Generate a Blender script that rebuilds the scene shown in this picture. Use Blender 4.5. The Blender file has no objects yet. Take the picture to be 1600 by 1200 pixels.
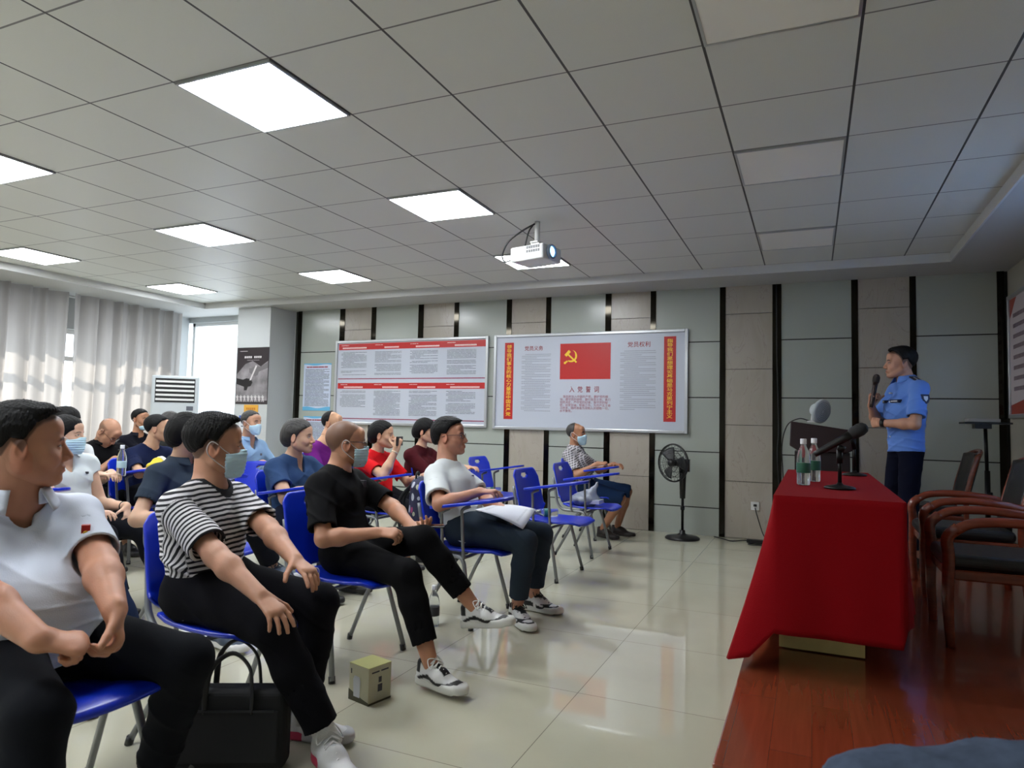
import bpy, math, random
import numpy as np
from mathutils import Vector, Matrix

# ---------------------------------------------------------------- camera, sky, sun, exposure
SC = bpy.context.scene
COL = SC.collection
cam_d = bpy.data.cameras.new('camera'); CAM = bpy.data.objects.new('camera', cam_d); COL.objects.link(CAM)
F_PX, YAW, PITCH, ROLL = 1064.4, 0.41409, 0.05572, 0.02174
cam_d.sensor_fit = 'HORIZONTAL'; cam_d.sensor_width = 36.0; cam_d.lens = 36.0 * F_PX / 1600.0
cam_d.clip_start = 0.05; cam_d.clip_end = 200
_f = Vector((-math.sin(YAW) * math.cos(PITCH), math.cos(YAW) * math.cos(PITCH), math.sin(PITCH)))
_r = Vector((math.cos(YAW), math.sin(YAW), 0)); _u = _r.cross(_f)
_r2 = _r * math.cos(ROLL) + _u * math.sin(ROLL); _u2 = -_r * math.sin(ROLL) + _u * math.cos(ROLL)
CAM.matrix_world = Matrix(((_r2.x, _u2.x, -_f.x, 0), (_r2.y, _u2.y, -_f.y, 0), (_r2.z, _u2.z, -_f.z, 1.18), (0, 0, 0, 1)))
SC.camera = CAM
cam_d.dof.use_dof = True; cam_d.dof.focus_distance = 4.2; cam_d.dof.aperture_fstop = 6.0
SC.view_settings.view_transform = 'Standard'; SC.view_settings.look = 'None'
SC.view_settings.exposure = 0.22; SC.view_settings.gamma = 1.0; SC.view_settings.use_curve_mapping = False

world = bpy.data.worlds.new('sky'); SC.world = world; world.use_nodes = True
wn = world.node_tree.nodes; wb = wn['Background']
wb.inputs[0].default_value = (0.80, 0.90, 1.0, 1); wb.inputs[1].default_value = 3.0

sun_d = bpy.data.lights.new('sun', 'SUN'); SUN = bpy.data.objects.new('sun', sun_d); COL.objects.link(SUN)
sun_d.energy = 6.0; sun_d.angle = 0.009; sun_d.color = (1.0, 0.94, 0.84)
SUN.rotation_euler = Vector((1.0, 0.22, -0.82)).to_track_quat('-Z', 'Y').to_euler()
LAMP_STRENGTH = 27.0

# ---------------------------------------------------------------- helpers
R = math.radians
def lin(h):
    if isinstance(h, str):
        c = [int(h[i:i + 2], 16) / 255 for i in (0, 2, 4)]
        return tuple((x / 12.92 if x <= 0.04045 else ((x + 0.055) / 1.055) ** 2.4) for x in c)
    return tuple(h[:3])

def nd(nt, t, **kw):
    n = nt.nodes.new(t)
    for k, v in kw.items():
        if k.startswith('i_'): n.inputs[k[2:]].default_value = v
        else: setattr(n, k, v)
    return n

def mat(name, color, rough=0.5, metal=0.0, var=0.0, scale=8.0, bump=0.0, bscale=60.0, spec=0.5, coat=0.0, emit=None, estr=0.0,
        trans=0.0, alpha=1.0, sheen=0.0, stretch=None, ior=1.5, sss=0.0):
    m = bpy.data.materials.new(name); m.use_nodes = True; nt = m.node_tree; b = nt.nodes['Principled BSDF']
    c = lin(color); b.inputs['Base Color'].default_value = (*c, 1); b.inputs['Roughness'].default_value = rough
    b.inputs['Metallic'].default_value = metal; b.inputs['Specular IOR Level'].default_value = spec
    b.inputs['Coat Weight'].default_value = coat; b.inputs['Coat Roughness'].default_value = 0.06
    b.inputs['Transmission Weight'].default_value = trans; b.inputs['Alpha'].default_value = alpha; b.inputs['IOR'].default_value = ior
    b.inputs['Sheen Weight'].default_value = sheen
    if sss: b.inputs['Subsurface Weight'].default_value = sss; b.inputs['Subsurface Radius'].default_value = (0.012, 0.005, 0.003); b.inputs['Subsurface Scale'].default_value = 1.0
    if emit is not None: b.inputs['Emission Color'].default_value = (*lin(emit), 1); b.inputs['Emission Strength'].default_value = estr
    tc = nd(nt, 'ShaderNodeTexCoord')
    src = tc.outputs['Object']
    if stretch:
        mp = nd(nt, 'ShaderNodeMapping'); mp.inputs['Scale'].default_value = stretch; nt.links.new(src, mp.inputs[0]); src = mp.outputs[0]
    if var > 0:
        nz = nd(nt, 'ShaderNodeTexNoise', i_Scale=scale, i_Detail=5.0); nt.links.new(src, nz.inputs['Vector'])
        mr = nd(nt, 'ShaderNodeMapRange'); nt.links.new(nz.outputs[0], mr.inputs[0])
        mr.inputs[1].default_value = 0.3; mr.inputs[2].default_value = 0.7; mr.inputs[3].default_value = 1 - var; mr.inputs[4].default_value = 1 + var
        vm = nd(nt, 'ShaderNodeVectorMath', operation='SCALE'); vm.inputs[0].default_value = c
        nt.links.new(mr.outputs[0], vm.inputs['Scale']); nt.links.new(vm.outputs[0], b.inputs['Base Color'])
    if bump > 0:
        n2 = nd(nt, 'ShaderNodeTexNoise', i_Scale=bscale, i_Detail=3.0); nt.links.new(src, n2.inputs['Vector'])
        bp = nd(nt, 'ShaderNodeBump'); bp.inputs['Strength'].default_value = bump; bp.inputs['Distance'].default_value = 0.01
        nt.links.new(n2.outputs[0], bp.inputs['Height']); nt.links.new(bp.outputs[0], b.inputs['Normal'])
    return m

class MB:
    """collects shapes; build() links them as one mesh object"""
    def __init__(s): s.v = []; s.f = []; s.mi = []; s.cur = 0; s.sm = []
    def add(s, vs, fs, smooth=False):
        o = len(s.v); s.v += [tuple(v) for v in vs]; s.f += [tuple(i + o for i in f) for f in fs]
        s.mi += [s.cur] * len(fs); s.sm += [smooth] * len(fs); return s
    def box(s, lo, hi, M=None):
        (a, b, c), (d, e, f) = lo, hi
        vs = [Vector(p) for p in ((a, b, c), (d, b, c), (d, e, c), (a, e, c), (a, b, f), (d, b, f), (d, e, f), (a, e, f))]
        if M is not None: vs = [M @ v for v in vs]
        return s.add(vs, [(3, 2, 1, 0), (4, 5, 6, 7), (0, 1, 5, 4), (1, 2, 6, 5), (2, 3, 7, 6), (3, 0, 4, 7)])
    def tube(s, pts, r, n=10, closed=False, cap=True, flat=None):
        pts = [Vector(p) for p in pts]; rs = r if isinstance(r, (list, tuple)) else [r] * len(pts)
        N = len(pts); vs = []; fs = []; ref = None
        for i, p in enumerate(pts):
            if closed: t = pts[(i + 1) % N] - pts[i - 1]
            else: t = pts[min(i + 1, N - 1)] - pts[max(i - 1, 0)]
            t.normalize()
            if ref is None: ref = t.orthogonal().normalized()
            ref = (ref - t * ref.dot(t)).normalized(); bi = t.cross(ref)
            for k in range(n):
                a = 2 * math.pi * k / n; fx, fy = (1, 1) if flat is None else flat
                vs.append(p + (ref * math.cos(a) * fx + bi * math.sin(a) * fy) * rs[i])
        for i in range(N if closed else N - 1):
            for k in range(n):
                a = i * n + k; b = i * n + (k + 1) % n; c = ((i + 1) % N) * n + (k + 1) % n; d = ((i + 1) % N) * n + k
                fs.append((a, b, c, d))
        if cap and not closed: fs.append(tuple(range(n))[::-1]); fs.append(tuple((N - 1) * n + k for k in range(n)))
        return s.add(vs, fs, True)
    def lathe(s, prof, c=(0, 0, 0), n=24, M=None):
        vs = []; fs = []
        for (r, z) in prof:
            for k in range(n):
                a = 2 * math.pi * k / n; vs.append(Vector((r * math.cos(a), r * math.sin(a), z)))
        for i in range(len(prof) - 1):
            for k in range(n): fs.append((i * n + k, i * n + (k + 1) % n, (i + 1) * n + (k + 1) % n, (i + 1) * n + k))
        fs.append(tuple(range(n))[::-1]); fs.append(tuple((len(prof) - 1) * n + k for k in range(n)))
        if M is not None: vs = [M @ v for v in vs]
        vs = [v + Vector(c) for v in vs]
        return s.add(vs, fs, True)
    def prism(s, pts2, z0, z1, M=None):
        n = len(pts2); vs = [Vector((x, y, z0)) for x, y in pts2] + [Vector((x, y, z1)) for x, y in pts2]
        fs = [tuple(range(n))[::-1], tuple(range(n, 2 * n))] + [(i, (i + 1) % n, n + (i + 1) % n, n + i) for i in range(n)]
        if M is not None: vs = [M @ v for v in vs]
        return s.add(vs, fs)
    def grid(s, fn, nu, nv, smooth=True):
        vs = [fn(i / nu, j / nv) for j in range(nv + 1) for i in range(nu + 1)]
        fs = [(j * (nu + 1) + i, j * (nu + 1) + i + 1, (j + 1) * (nu + 1) + i + 1, (j + 1) * (nu + 1) + i) for j in range(nv) for i in range(nu)]
        return s.add(vs, fs, smooth)
    def build(s, name, mats, parent=None, bevel=0.0, solid=0.0, loc=None, smooth=None, seg=2):
        me = bpy.data.meshes.new(name); me.from_pydata(s.v, [], s.f)
        ms = mats if isinstance(mats, (list, tuple)) else [mats]
        for m in ms: me.materials.append(m)
        me.polygons.foreach_set('material_index', [min(i, len(ms) - 1) for i in s.mi])
        me.polygons.foreach_set('use_smooth', [bool(x) if smooth is None else smooth for x in s.sm]); me.update()
        o = bpy.data.objects.new(name, me); COL.objects.link(o)
        if parent is not None: o.parent = parent
        if loc is not None: o.location = loc
        if solid: md = o.modifiers.new('thick', 'SOLIDIFY'); md.thickness = solid; md.offset = 0
        if bevel:
            md = o.modifiers.new('bevel', 'BEVEL'); md.width = bevel; md.segments = seg; md.limit_method = 'ANGLE'; md.angle_limit = R(40)
            if smooth is None: me.polygons.foreach_set('use_smooth', [False] * len(me.polygons)) if not any(s.sm) else None
        return o

def tag(o, label, cat, group=None):
    o['label'] = label; o['category'] = cat
    if group: o['group'] = group
    return o
def thing(name, label, cat, loc=(0, 0, 0), rz=0.0, group=None):
    o = bpy.data.objects.new(name, None); COL.objects.link(o); o.empty_display_size = 0.1
    o.location = loc; o.rotation_euler = (0, 0, rz); return tag(o, label, cat, group)
def struct(o): o['kind'] = 'structure'; return o
def children_of(o): return [c for c in COL.objects if c.parent is o]
def dup(root, loc, rz, label=None, group=None):
    r = root.copy(); COL.objects.link(r); r.location = loc; r.rotation_euler = (0, 0, rz)
    if label: r['label'] = label
    if group: r['group'] = group
    for ch in children_of(root):
        c = ch.copy(); COL.objects.link(c); c.parent = r
        for g in children_of(ch):
            d = g.copy(); COL.objects.link(d); d.parent = c
    return r
def arc(cx, cy, r, a0, a1, n): return [(cx + r * math.cos(R(a0 + (a1 - a0) * i / n)), cy + r * math.sin(R(a0 + (a1 - a0) * i / n))) for i in range(n + 1)]
def smooth_path(pts, n=6):
    P = [Vector(p) for p in pts]; P = [P[0] * 2 - P[1]] + P + [P[-1] * 2 - P[-2]]; out = []
    for i in range(1, len(P) - 2):
        for k in range(n):
            t = k / n; a, b, c, d = P[i - 1:i + 3]
            out.append(0.5 * ((2 * b) + (c - a) * t + (2 * a - 5 * b + 4 * c - d) * t * t + (3 * b - a - 3 * c + d) * t ** 3))
    out.append(P[-2]); return out

def text_mesh(body, size, M, mats, name, parent=None, width=None, bold=0.0, align='CENTER', spacing=1.0, ext=0.0006, line=1.0, xs=None):
    cu = bpy.data.curves.new('lettering', 'FONT'); cu.body = body; cu.size = size; cu.align_x = align; cu.align_y = 'CENTER' if '\n' not in body else 'TOP'
    cu.extrude = ext; cu.offset = bold; cu.space_character = spacing; cu.space_line = line; cu.resolution_u = 2
    t = bpy.data.objects.new('lettering', cu); COL.objects.link(t)
    dg = bpy.context.evaluated_depsgraph_get(); me = bpy.data.meshes.new_from_object(t.evaluated_get(dg))
    COL.objects.unlink(t); bpy.data.objects.remove(t)
    if width:
        xs_ = [v.co.x for v in me.vertices]; w = max(xs_) - min(xs_); me.transform(Matrix.Diagonal((width / w, 1, 1, 1)))
    me.transform(M); me.materials.clear(); me.materials.append(mats)
    o = bpy.data.objects.new(name, me); COL.objects.link(o)
    if parent is not None: o.parent = parent
    return o
WALLM = lambda x, y, z: Matrix(((1, 0, 0, x), (0, 0, -1, y), (0, 1, 0, z), (0, 0, 0, 1)))   # text facing -Y
# ---------------------------------------------------------------- materials of the room
M = {}
def ceiling_mat():
    m = mat('ceiling_tile', 'd2d4cd', 0.55, bump=0.0); nt = m.node_tree; b = nt.nodes['Principled BSDF']
    tc = nd(nt, 'ShaderNodeTexCoord'); sp = nd(nt, 'ShaderNodeSeparateXYZ'); nt.links.new(tc.outputs['Object'], sp.inputs[0])
    def line(out, off, w):
        a = nd(nt, 'ShaderNodeMath', operation='ADD'); nt.links.new(out, a.inputs[0]); a.inputs[1].default_value = off + 60.0
        d = nd(nt, 'ShaderNodeMath', operation='DIVIDE'); nt.links.new(a.outputs[0], d.inputs[0]); d.inputs[1].default_value = 0.6
        f = nd(nt, 'ShaderNodeMath', operation='FRACT'); nt.links.new(d.outputs[0], f.inputs[0])
        s = nd(nt, 'ShaderNodeMath', operation='SUBTRACT'); nt.links.new(f.outputs[0], s.inputs[0]); s.inputs[1].default_value = 0.5
        ab = nd(nt, 'ShaderNodeMath', operation='ABSOLUTE'); nt.links.new(s.outputs[0], ab.inputs[0])
        g = nd(nt, 'ShaderNodeMath', operation='GREATER_THAN'); nt.links.new(ab.outputs[0], g.inputs[0]); g.inputs[1].default_value = 0.5 - w
        return g
    gx = line(sp.outputs[0], -0.188, 0.010); gy = line(sp.outputs[1], -2.8595, 0.008)
    # perforations of the metal tiles
    vo = nd(nt, 'ShaderNodeTexVoronoi', i_Scale=110.0); vo.inputs['Randomness'].default_value = 0.0; nt.links.new(tc.outputs['Object'], vo.inputs['Vector'])
    pf = nd(nt, 'ShaderNodeMapRange'); nt.links.new(vo.outputs['Distance'], pf.inputs[0]); pf.inputs[1].default_value = 0.12; pf.inputs[2].default_value = 0.25; pf.inputs[3].default_value = 0.75; pf.inputs[4].default_value = 1.0
    v0 = nd(nt, 'ShaderNodeVectorMath', operation='SCALE'); v0.inputs[0].default_value = lin('d2d4cd'); nt.links.new(pf.outputs[0], v0.inputs['Scale'])
    m1 = nd(nt, 'ShaderNodeMix', data_type='RGBA'); nt.links.new(gy.outputs[0], m1.inputs[0]); nt.links.new(v0.outputs[0], m1.inputs[6]); m1.inputs[7].default_value = (0.16, 0.16, 0.155, 1)
    m2 = nd(nt, 'ShaderNodeMix', data_type='RGBA'); nt.links.new(gx.outputs[0], m2.inputs[0]); nt.links.new(m1.outputs[2], m2.inputs[6]); m2.inputs[7].default_value = (0.045, 0.045, 0.045, 1)
    nt.links.new(m2.outputs[2], b.inputs['Base Color']); b.inputs['Metallic'].default_value = 0.0; b.inputs['Roughness'].default_value = 0.45
    return m
def floor_mat():
    m = mat('floor_tile', 'bdb9a6', 0.035, spec=0.8); nt = m.node_tree; b = nt.nodes['Principled BSDF']
    tc = nd(nt, 'ShaderNodeTexCoord'); br = nd(nt, 'ShaderNodeTexBrick'); mp = nd(nt, 'ShaderNodeMapping')
    mp.inputs['Location'].default_value = (0.94 + 8.0, -2.13 + 8.0, 0); nt.links.new(tc.outputs['Object'], mp.inputs[0]); nt.links.new(mp.outputs[0], br.inputs['Vector'])
    br.offset = 0.0; br.squash = 1.0; br.inputs['Scale'].default_value = 1.0; br.inputs['Brick Width'].default_value = 0.8; br.inputs['Row Height'].default_value = 0.8
    br.inputs['Mortar Size'].default_value = 0.0016; br.inputs['Mortar Smooth'].default_value = 0.0; br.inputs['Bias'].default_value = 0.0
    br.inputs['Color1'].default_value = (*lin('bab7a2'), 1); br.inputs['Color2'].default_value = (*lin('bebba7'), 1); br.inputs['Mortar'].default_value = (*lin('7d796c'), 1)
    nz = nd(nt, 'ShaderNodeTexNoise', i_Scale=2.2, i_Detail=8.0); nt.links.new(tc.outputs['Object'], nz.inputs['Vector'])
    mr = nd(nt, 'ShaderNodeMapRange'); nt.links.new(nz.outputs[0], mr.inputs[0]); mr.inputs[1].default_value = 0.3; mr.inputs[2].default_value = 0.7; mr.inputs[3].default_value = 0.95; mr.inputs[4].default_value = 1.05
    vm = nd(nt, 'ShaderNodeVectorMath', operation='SCALE'); nt.links.new(br.outputs[0], vm.inputs[0]); nt.links.new(mr.outputs[0], vm.inputs['Scale'])
    nt.links.new(vm.outputs[0], b.inputs['Base Color'])
    return m
def stage_mat():
    m = mat('stage_laminate', '7a3018', 0.2, coat=0.35); nt = m.node_tree; b = nt.nodes['Principled BSDF']
    tc = nd(nt, 'ShaderNodeTexCoord'); mp = nd(nt, 'ShaderNodeMapping'); mp.inputs['Rotation'].default_value = (0, 0, R(90)); nt.links.new(tc.outputs['Object'], mp.inputs[0])
    br = nd(nt, 'ShaderNodeTexBrick'); nt.links.new(mp.outputs[0], br.inputs['Vector']); br.offset = 0.37
    br.inputs['Scale'].default_value = 1.0; br.inputs['Brick Width'].default_value = 1.2; br.inputs['Row Height'].default_value = 0.125; br.inputs['Mortar Size'].default_value = 0.0012
    br.inputs['Color1'].default_value = (*lin('7e3822'), 1); br.inputs['Color2'].default_value = (*lin('863f28'), 1); br.inputs['Mortar'].default_value = (*lin('703220'), 1)
    mp2 = nd(nt, 'ShaderNodeMapping'); mp2.inputs['Scale'].default_value = (30, 1.5, 1); nt.links.new(tc.outputs['Object'], mp2.inputs[0])
    nz = nd(nt, 'ShaderNodeTexNoise', i_Scale=1.5, i_Detail=6.0, i_Distortion=0.6); nt.links.new(mp2.outputs[0], nz.inputs['Vector'])
    mr = nd(nt, 'ShaderNodeMapRange'); nt.links.new(nz.outputs[0], mr.inputs[0]); mr.inputs[1].default_value = 0.3; mr.inputs[2].default_value = 0.7; mr.inputs[3].default_value = 0.88; mr.inputs[4].default_value = 1.1
    vm = nd(nt, 'ShaderNodeVectorMath', operation='SCALE'); nt.links.new(br.outputs[0], vm.inputs[0]); nt.links.new(mr.outputs[0], vm.inputs['Scale']); nt.links.new(vm.outputs[0], b.inputs['Base Color'])
    return m
def marble_mat():
    m = mat('marble_tile', 'a59f94', 0.28); nt = m.node_tree; b = nt.nodes['Principled BSDF']
    tc = nd(nt, 'ShaderNodeTexCoord'); nz = nd(nt, 'ShaderNodeTexNoise', i_Scale=2.6, i_Detail=6.0, i_Distortion=1.6)
    mp = nd(nt, 'ShaderNodeMapping'); mp.inputs['Rotation'].default_value = (0, R(35), 0); mp.inputs['Scale'].default_value = (1.8, 1, 0.6); nt.links.new(tc.outputs['Object'], mp.inputs[0]); nt.links.new(mp.outputs[0], nz.inputs['Vector'])
    cr = nd(nt, 'ShaderNodeValToRGB'); nt.links.new(nz.outputs[0], cr.inputs[0]); e = cr.color_ramp.elements
    e[0].position = 0.30; e[0].color = (*lin('a29b8d'), 1); e[1].position = 0.72; e[1].color = (*lin('a8a295'), 1)
    for p, c in ((0.492, 'a7a094'), (0.502, '968e81'), (0.512, 'a79f94')):
        x = e.new(p); x.color = (*lin(c), 1)
    nt.links.new(cr.outputs[0], b.inputs['Base Color']); return m
M['ceil'] = ceiling_mat(); M['floor'] = floor_mat(); M['stage'] = stage_mat(); M['marble'] = marble_mat()
M['paint'] = mat('wall_paint', 'b9bdbd', 0.6); M['soffit'] = mat('soffit_paint', 'b4b5b2', 0.6); M['fascia'] = mat('fascia_paint', 'c9cac8', 0.5)
M['glasspanel'] = mat('wall_panel', 'a3a9a0', 0.22, var=0.02, scale=1.5); M['groove'] = mat('groove', '23241f', 0.6)
M['steel'] = mat('black_steel_strip', '26231c', 0.07, metal=0.85, bump=0.05, bscale=3.0)
M['alu'] = mat('brushed_aluminium', 'b9bcbe', 0.3, metal=0.7); M['white'] = mat('white_plastic', 'd9dad8', 0.4)
M['black'] = mat('black_plastic', '101011', 0.4); M['blackmetal'] = mat('black_metal', '141414', 0.35, metal=0.5)
M['board'] = mat('board_print', 'b9bfca', 0.3); M['red'] = mat('red_print', 'b5120f', 0.4); M['yellow'] = mat('yellow_print', 'f0c62c', 0.4)
M['darkred'] = mat('dark_red_print', '8d1a1c', 0.4); M['ink'] = mat('grey_ink', '5a5d66', 0.5); M['pinkink'] = mat('pink_ink', 'd98f8f', 0.5); M['plum'] = mat('plum_rule', '8a2347', 0.4)

FH, CH, SH = 0.0, 2.78, 2.70          # floor, tiled ceiling, soffit
XL, XR, YB, YF = -8.95, 1.70, 7.70, -2.8
struct(MB().box((XL - .2, YF - .2, -0.1), (XR + .2, YB + .2, 0)).build('floor', M['floor']))
struct(MB().box((-7.95, YF, CH), (1.16, 7.10, CH + 0.05)).build('ceiling', M['ceil']))
sf = MB()                                # soffit band round the recess with its fascia
sf.box((XL, 7.10, SH), (XR, YB, CH + .05)).box((XL, YF, SH), (-7.95, 7.10, CH + .05)).box((1.16, YF, SH), (XR, 7.10, CH + .05))
struct(sf.build('trim_1', M['soffit']))
fa = MB().box((-7.95, 7.085, SH - .002), (1.16, 7.10, CH)).box((-7.95, YF, SH - .002), (-7.935, 7.085, CH)).box((1.145, YF, SH - .002), (1.16, 7.085, CH))
struct(fa.build('trim_2', M['fascia']))
# back wall: solid to the right of the pillar, a wide window to its left
struct(MB().box((-7.43, YB, 0), (XR + .2, YB + .2, 2.9)).box((XL - .2, YB, 0), (-7.43, YB + .2, .35)).box((XL - .2, YB, 2.62), (-7.43, YB + .2, 2.9)).build('wall_back', M['paint']))
wf = MB()
for x in (-8.92, -7.48): wf.box((x, YB + .05, .35), (x + .05, YB + .1, 2.62))
for z in (.35, 2.57): wf.box((-8.92, YB + .05, z), (-7.43, YB + .1, z + .05))
w1 = struct(wf.build('window_1', M['white']))
struct(MB().box((-7.43, 7.21, 0), (-6.83, YB, SH)).build('wall_pillar', M['paint'], bevel=.004))
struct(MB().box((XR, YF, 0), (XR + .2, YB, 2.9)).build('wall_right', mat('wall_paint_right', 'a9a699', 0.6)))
struct(MB().box((XL - .2, YF - .2, 0), (XR + .2, YF, 2.9)).build('wall_front', M['paint']))
# left wall with two long windows behind the curtains
lw = MB().box((XL - .2, YF, 0), (XL, YB, .5)).box((XL - .2, YF, 2.28), (XL, YB, 2.9))
for a, b in ((YF, -2.2), (1.6, 2.0), (7.05, YB)): lw.box((XL - .2, a, .5), (XL, b, 2.28))
struct(lw.build('wall_left', M['paint']))
for k, (a, b) in enumerate(((-2.2, 1.6), (2.0, 7.05))):
    w = MB(); n = 5
    for i in range(n + 1):
        y = a + (b - a) * i / n; w.box((XL - .13, y - .03, .5), (XL - .07, y + .03, 2.28))
    for z in (.5, 1.86, 2.22): w.box((XL - .13, a, z), (XL - .07, b, z + .06))
    struct(w.build('window_%d' % (k + 2), M['white']))

# panelled back wall: mirror strips, marble strips, pale glass panels
STR = [(-6.742, -6.676), (-6.007, -5.923), (-5.479, -5.405), (-4.737, -4.658), (-4.199, -4.134), (-3.461, -3.392), (-2.937, -2.873), (-2.196, -2.126), (-1.667, -1.605), (-0.908, -0.848), (-0.371, -0.283), (0.378, 0.439), (0.893, 0.948), (1.611, 1.668)]
pan = MB(); pan.box((-6.80, YB - .012, 0), (1.70, YB - .001, SH))
for i in range(len(STR) - 1):
    x0, x1 = STR[i][1], STR[i + 1][0]
    if i in (1, 3, 5, 7, 9, 11):
        pan.cur = 1
        for z0, z1 in ((0.005, .597), (.603, 1.197), (1.203, 1.797), (1.803, 2.397), (2.403, 2.70)): pan.box((x0, YB - .03, z0), (x1, YB - .01, z1))
    else:
        pan.cur = 2
        for z0, z1 in ((0.0, .292), (.304, .893), (.905, 1.487), (1.499, 2.10), (2.112, 2.70)): pan.box((x0, YB - .03, z0), (x1, YB - .01, z1))
struct(pan.build('wall_panelling', [M['groove'], M['marble'], M['glasspanel']]))
for i, (a, b) in enumerate(STR):
    struct(MB().box((a, YB - .038, 0), (b, YB - .008, SH)).build('trim_%d' % (i + 3), M['steel']))
# stage
st = MB().box((-.28, 2.22, 0), (XR, YB - .04, .15)); struct(st.build('floor_stage', M['stage'], bevel=.006))

# ---------------------------------------------------------------- ceiling lights
m_lit = mat('lit_diffuser', 'ffffff', 0.5, emit='f6faff', estr=LAMP_STRENGTH); m_unlit = mat('dark_diffuser', 'e9e8e1', 0.45)
def panel_light(i, j, lit, label, group):
    x0, y0 = .188 + .6 * i, 2.8595 + .6 * j
    t = thing('ceiling_light', label, 'ceiling light', (x0 + .3, y0 + .3, CH - .012), 0, group)
    fr = MB()
    for a, b in (((-.294, -.294), (.294, -.282)), ((-.294, .282), (.294, .294)), ((-.294, -.282), (-.282, .282)), ((.282, -.282), (.294, .282))): fr.box((*a, 0), (*b, .012))
    fr.build('frame', M['alu'], t); MB().box((-.283, -.283, .003), (.283, .283, .010)).build('diffuser', m_lit if lit else m_unlit, t)
names = {(-5, -1): 'biggest lit square ceiling light, nearest the camera at upper left', (-5, 2): 'lit square ceiling light in the middle of the ceiling left of the projector',
 (-5, 5): 'lit square ceiling light directly behind and below the projector', (-9, -1): 'lit square ceiling light cut by the left edge of the photo',
 (-9, 2): 'lit square ceiling light second from the left edge, above the masked heads', (-9, 5): 'small lit ceiling light above the left end of the panelled wall',
 (-13, 2): 'lit ceiling light farthest left, near the curtain soffit', (-13, 5): 'lit ceiling light near the far left corner above the air conditioner',
 (-1, -1): 'unlit ceiling light cut by the top edge of the photo', (-1, 2): 'middle of the three unlit ceiling lights above the red table', (-1, 5): 'farthest unlit ceiling light near the panelled wall'}
for (i, j), n in names.items(): panel_light(i, j, i != -1, n, 'lit ceiling panels' if i != -1 else 'unlit ceiling panels')
for i in (-5, -9, -13):
    for j in (-4, -7): panel_light(i, j, True, 'lit square ceiling light behind the camera, %s of its row in the %s row' % ({-5: 'right', -9: 'middle', -13: 'left'}[i], {-4: 'nearer', -7: 'farther'}[j]), 'lit ceiling panels behind the camera')

# ---------------------------------------------------------------- curtains
def curtain_mat():
    m = bpy.data.materials.new('curtain_fabric'); m.use_nodes = True; nt = m.node_tree; nt.nodes.clear()
    o = nd(nt, 'ShaderNodeOutputMaterial'); d = nd(nt, 'ShaderNodeBsdfDiffuse'); t = nd(nt, 'ShaderNodeBsdfTranslucent'); mx = nd(nt, 'ShaderNodeMixShader')
    d.inputs[0].default_value = (*lin('a5a3a1'), 1); t.inputs[0].default_value = (*lin('b5afa9'), 1); mx.inputs[0].default_value = 0.5
    nt.links.new(d.outputs[0], mx.inputs[1]); nt.links.new(t.outputs[0], mx.inputs[2]); nt.links.new(mx.outputs[0], o.inputs[0]); return m
M['curtain'] = curtain_mat()
def curtain(y0, y1, x, label, seed, amp=.055):
    rnd = random.Random(seed); n = int((y1 - y0) * 60); ph = [rnd.uniform(0, 6.28) for _ in range(4)]
    def fn(u, v):
        y = y0 + (y1 - y0) * u; a = amp * (1.0 + .25 * v)
        dx = a * math.sin(u * (y1 - y0) * 26 + ph[0] + .9 * math.sin(u * 9 + ph[1])) + .4 * a * math.sin(u * (y1 - y0) * 55 + ph[2] + v * 1.2)
        return (x + dx, y + .02 * math.sin(u * 40 + v * 3), 2.695 - 2.62 * v)
    o = MB().grid(fn, n, 14).build('curtain', M['curtain']); return tag(o, label, 'curtain', 'grey window curtains')
curtain(5.615, 7.27, -8.62, 'long grey curtain between the bright gap and the air conditioner', 3)
curtain(3.2, 5.545, -8.62, 'long grey curtain left of the narrow bright gap, at the left edge', 5)
curtain(-2.7, 3.1, -8.62, 'long grey curtain outside the left edge of the photo', 8)
rail = MB().tube([(-8.8, -2.7, 2.68), (-8.8, 7.2, 2.68)], .012).build('curtain_rail', M['white']); tag(rail, 'white rail above the grey curtains under the soffit', 'curtain rail')
# projection screen that the ceiling projector lights (the glow on the ceiling comes from it)
ps = MB().box((XR - .03, 3.5, 1.15), (XR - .012, 6.2, 2.5)).build('projection_screen', mat('screen_cloth', 'e8e8e8', .7)); tag(ps, 'white projection screen on the right wall outside the frame', 'projection screen')
# ---------------------------------------------------------------- display boards and notices
def dashes(mb, x0, x1, z, h, y, rnd, full=False):
    x = x0
    while x < x1 - .004:
        w = min(rnd.uniform(.02, .11), x1 - x); mb.box((x, y - .0012, z - h / 2), (x + w, y, z + h / 2)); x += w + rnd.uniform(.003, .009)
def frame_board(t, x0, x1, z0, z1, y, fw=.035, depth=.035, m=None):
    f = MB(); f.box((x0, y - depth, z0), (x0 + fw, y, z1)).box((x1 - fw, y - depth, z0), (x1, y, z1)).box((x0 + fw, y - depth, z0), (x1 - fw, y, z0 + fw)).box((x0 + fw, y - depth, z1 - fw), (x1 - fw, y, z1))
    f.build('frame', m or M['alu'], t, bevel=.006); return MB().box((x0 + fw - .002, y - .016, z0 + fw - .002), (x1 - fw + .002, y - .002, z1 - fw + .002)).build('panel', M['board'], t)
YW = YB - .038
BL = 1.02
def local_text(t, body, size, x, y, z, m, name='lettering', **k): return text_mesh(body, size, WALLM(x, y, z), m, name, t, **k)
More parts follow.
